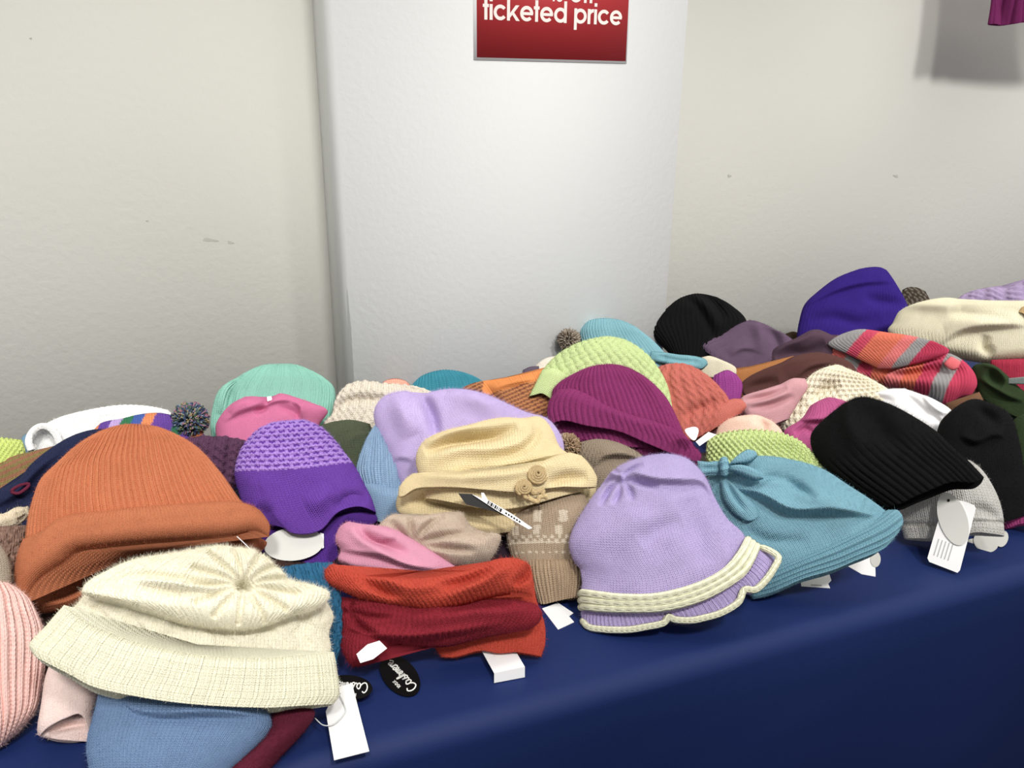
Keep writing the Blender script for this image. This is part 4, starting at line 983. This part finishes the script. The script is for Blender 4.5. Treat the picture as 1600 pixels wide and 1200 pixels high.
h = hat('knitted_hat', 'powder blue knit hat at the bottom edge under the cream beanie', (106, 138, 180),
    '155,1080 148,1115 138,1150 136,1180 150,1225 200,1250', '400,1100 422,1118 424,1140 400,1170 362,1205 330,1240', T='250,1085 340,1095', B='260,1260', tf=.034, z=.018, base=(280, 1200), e=54, rnd=.15,
    cr=[('f', 8, 12, '200,1106 215,1122 260,1132 330,1130 400,1128')])
hat('knitted_hat', 'burgundy knit hat under the powder blue hat at the bottom edge', (98, 24, 48),
    '424,1116 424,1138 402,1168 362,1200 330,1235', '480,1106 492,1113 484,1132 440,1180 400,1225', T='450,1108', B='360,1255', tf=.02, tb=.012, z=.012, base=(400, 1190), mat=SOFT, e=60)
h = hat('knitted_hat', 'blush pink felted cuff of a hat left of the powder blue hat', (232, 206, 198),
    '80,1030 70,1060 64,1100 58,1140 62,1150', '160,1060 152,1090 146,1112 144,1158', T='120,1030', B='75,1140 100,1128 125,1122', tf=.026, z=.014, base=(100, 1150), mat=FELT, bot=.9)
part(h, 'inner_rim', '58,1138 60,1148 72,1152', '148,1110 150,1130 144,1158', (226, 198, 190), T='100,1120', B='90,1156 120,1158', off=-.004, tf=.01, tb=.012, mat=FELT, cr=[('v', 5, 6, '75,1145 105,1135 140,1130')])
hat('chunky_hat', 'salmon pink chunky ribbed hat cut off by the left edge', (234, 188, 178),
    '-60,930 -110,1000 -110,1080 -60,1160', '16,914 46,942 60,968 70,995 71,1030 66,1075 56,1112 28,1146', T='-20,908', B='-20,1180', tf=.045, z=.01, base=(-10, 1160), pat=rib(16, .003, .35), mat=CHUNK, rnd=.3, closed=True)
hat('knitted_hat', 'greige smooth knit hat at the left edge above the salmon hat', (164, 150, 130),
    '-50,850 -60,900 -40,950', '2,852 14,874 18,905 12,940', T='-20,846', B='-10,955', tf=.022, lift=.055)
hat('boucle_hat', 'mottled brown boucle hat at the left edge under the orange brim', (122, 94, 80),
    '-30,826 -40,880 -20,950', '44,820 42,860 38,900 50,950', T='10,822', B='20,965', tf=.028, mat=CHUNK, lump=.005, lf=.09, pat=lambda U, V, P: .002 * noise2(P, 3, .5),
    colf=lambda U, V, P, b: b * (1 + .5 * noise2(P, 8, .55))[:, None])
hat('cable_hat', 'twisted cream knit roll at the left edge below the navy hat', (206, 190, 160),
    '-20,815 -24,830', '44,790 48,806', T='15,799', B='20,826', tf=.018, tb=.012, pat=cable(1, 2.0, .004), closed=True, rnd=.45, brnd=.45, mat=SOFT, lift=.05)

# ---- the paper notice on the column
SY = COL_Y - 0.0012
def on_col(px, py): return at_y(np.array([px]), np.array([py]), SY)[0]
sign = bpy.data.objects.new('paper_sign', None); COL.objects.link(sign)
c0, c1 = on_col(740, 95.5), on_col(979, 97.5)
W_ = c1[0] - c0[0]; zb = (c0[2] + c1[2]) / 2; H_ = .21
sign.location = (c0[0] + W_ / 2, SY, zb)
tag(sign, 'red paper notice reading ticketed price taped to the white column', 'sign')
def slab(name, x0, x1, z0, z1, y0, y1, mat, parent):
    V = np.array([[x, y, z] for x in (x0, x1) for y in (y0, y1) for z in (z0, z1)])
    return mesh_obj(name, V, [[0, 1, 3, 2], [4, 6, 7, 5], [0, 4, 5, 1], [2, 3, 7, 6], [0, 2, 6, 4], [1, 5, 7, 3]], mat, parent, smooth=False)
slab('paper', c0[0], c1[0], zb, zb + H_, SY - .0003, SY + .0003, PAPER, sign)
r0 = on_col(745, 92)[0]; r1 = on_col(977.5, 94)[0]; rz = on_col(860, 92.5)[2]
slab('red_panel', r0, r1, rz, zb + H_ - .004, SY - .0006, SY - .0003, SIGNRED, sign)
# lettering: round geometric letters made of bars and rings
def letters(text, x0, z0, size, y, parent):
    xh = size; st = size * .225; asc = size * 1.42; Vs = []; Fs = []; nb = 0
    def quad(poly):
        nonlocal nb
        Vs.append(np.array([[p[0], y, p[1]] for p in poly])); Fs.append([[nb, nb + 1, nb + 2, nb + 3]]); nb += 4
    def bar(xa, za, xb, zb_): quad([(xa, za), (xb, za), (xb, zb_), (xa, zb_)])
    def ring(cx, cz, r, a0=0, a1=360):
        nonlocal nb
        t = np.radians(np.linspace(a0, a1, 40)); k = len(t)
        o = np.stack([cx + r * np.cos(t), np.full(k, y), cz + r * np.sin(t)], 1); i = np.stack([cx + (r - st) * np.cos(t), np.full(k, y), cz + (r - st) * np.sin(t)], 1)
        Vs.append(np.vstack([o, i])); Fs.append(np.stack([np.arange(k - 1), np.arange(1, k), k + np.arange(1, k), k + np.arange(k - 1)], 1) + nb); nb += 2 * k
    x = x0; g = size * .075; R = xh / 2
    for ch in text:
        if ch == 't': bar(x + .07 * size, z0, x + .07 * size + st, z0 + asc * .98); bar(x - .04 * size, z0 + xh - st * .9, x + .40 * size, z0 + xh); x += .38 * size + g
        elif ch == 'i': bar(x, z0, x + st, z0 + xh); bar(x, z0 + xh + .17 * size, x + st, z0 + xh + .40 * size); x += st + g
        elif ch == 'c': ring(x + R, z0 + R, R, 38, 322); x += xh * .92 + g
        elif ch == 'k':
            bar(x, z0, x + st, z0 + asc); m = z0 + xh * .48
            quad([(x + st, m), (x + st + .42 * size, z0 + xh), (x + st + .70 * size, z0 + xh), (x + st, m - .30 * size)])
            quad([(x + st + .10 * size, m), (x + st + .30 * size, m + .06 * size), (x + st + .74 * size, z0), (x + st + .46 * size, z0)]); x += st + .72 * size + g * .6
        elif ch == 'e': ring(x + R, z0 + R, R, 0, 318); bar(x + st * .6, z0 + R - st * .42, x + xh - .02 * size, z0 + R + st * .42); x += xh + g
        elif ch == 'd': ring(x + R, z0 + R, R); bar(x + xh - st, z0, x + xh, z0 + asc); x += xh + g * 1.2
        elif ch == 'p': ring(x + R, z0 + R, R); bar(x, z0 - .42 * size, x + st, z0 + xh); x += xh + g
        elif ch == 'r': bar(x, z0, x + st, z0 + xh); ring(x + .44 * size, z0 + xh - .44 * size, .44 * size, 82, 165); x += .48 * size + g * .6
        elif ch == 'o': ring(x + R, z0 + R, R); x += xh + g
        elif ch == 'f': bar(x + .1 * size, z0, x + .1 * size + st, z0 + asc * .8); ring(x + .1 * size + .3 * size, z0 + asc * .78, .3 * size, 60, 180); bar(x - .03 * size, z0 + xh - st * .9, x + .42 * size, z0 + xh); x += .4 * size + g
        elif ch == '%': ring(x + .62 * size, z0 + .24 * size, .26 * size); ring(x + .18 * size, z0 + asc * .72, .26 * size); quad([(x + .05 * size, z0), (x + .2 * size, z0), (x + .72 * size, z0 + asc * .95), (x + .57 * size, z0 + asc * .95)]); x += .9 * size + g
        elif ch == ' ': x += size * .50
    V = np.concatenate([v - np.array([0, .00003 * (q % 4), 0]) for q, v in enumerate(Vs)])
    F1 = np.concatenate([np.array(f) for f in Fs])
    return V, F1, x
Bp_ = on_col(755, 33.5); Ep_ = on_col(970, 38.5)
_, _, xe = letters('ticketed price', 0, 0, 1.0, 0, None)
sz = (Ep_[0] - Bp_[0]) / xe * 1.0 * 1.012
V, F1, _ = letters('ticketed price', Bp_[0], (Bp_[2] + Ep_[2]) / 2 + .0008, sz, SY - .0010, None)
o = mesh_obj('lettering', V, F1, LETTER, sign, smooth=False)
Op_ = on_col(862, 1.0)
V, F1, _ = letters('% off', Op_[0], Op_[2] - .001, sz * .95, SY - .0010, None)
V[:, 0] = V[:, 0]
mesh_obj('lettering', V, F1, LETTER, sign, smooth=False)

# scuffs on the left wall and the column
for a in ((328, 375, 12, 2.4, WALL_Y, .1), (360, 379, 5, 2.0, WALL_Y, .2), (48, 60, 2, 1.4, WALL_Y, 0), (1140, 275, 3, 2, WALL_Y, .3), (1400, 275, 4, 2, WALL_Y, .3), (230, 345, 2, 1.2, WALL_Y, 0)):
    flat_blob('trim_2', *a[:5], SCUFF, a[5])

# garment hanging at the top right corner
h_pl = (at_y(np.array([1580.]), np.array([10.]), 1.50)[0], np.array([-.15, -.98, .05]) / np.linalg.norm([-.15, -.98, .05]))
g = bpy.data.objects.new('hanging_scarf', None); COL.objects.link(g); g.location = h_pl[0].tolist()
tag(g, 'purple ribbed knit scarf hanging on the wall at the top right corner', 'scarf')
patch('knit_panel', '1556,-130 1554,-60 1549,0 1543,38', '1760,-130 1770,-60 1780,0 1790,25', (120, 26, 92), T='1660,-135', B='1570,39 1600,34 1680,30', parent=g, plane=h_pl, tf=.03, tb=.02, rnd=.1, pat=rib(22, .003, .3), cr=[('v', 10, 10, '1566,-100 1566,-30 1568,50', 1)], bot=1)
tube3('hanging_rod', [h_pl[0] + np.array([.0, .0, .12]), h_pl[0] + np.array([.0, .19, .12])], .006, CLEAR, g, sides=8)
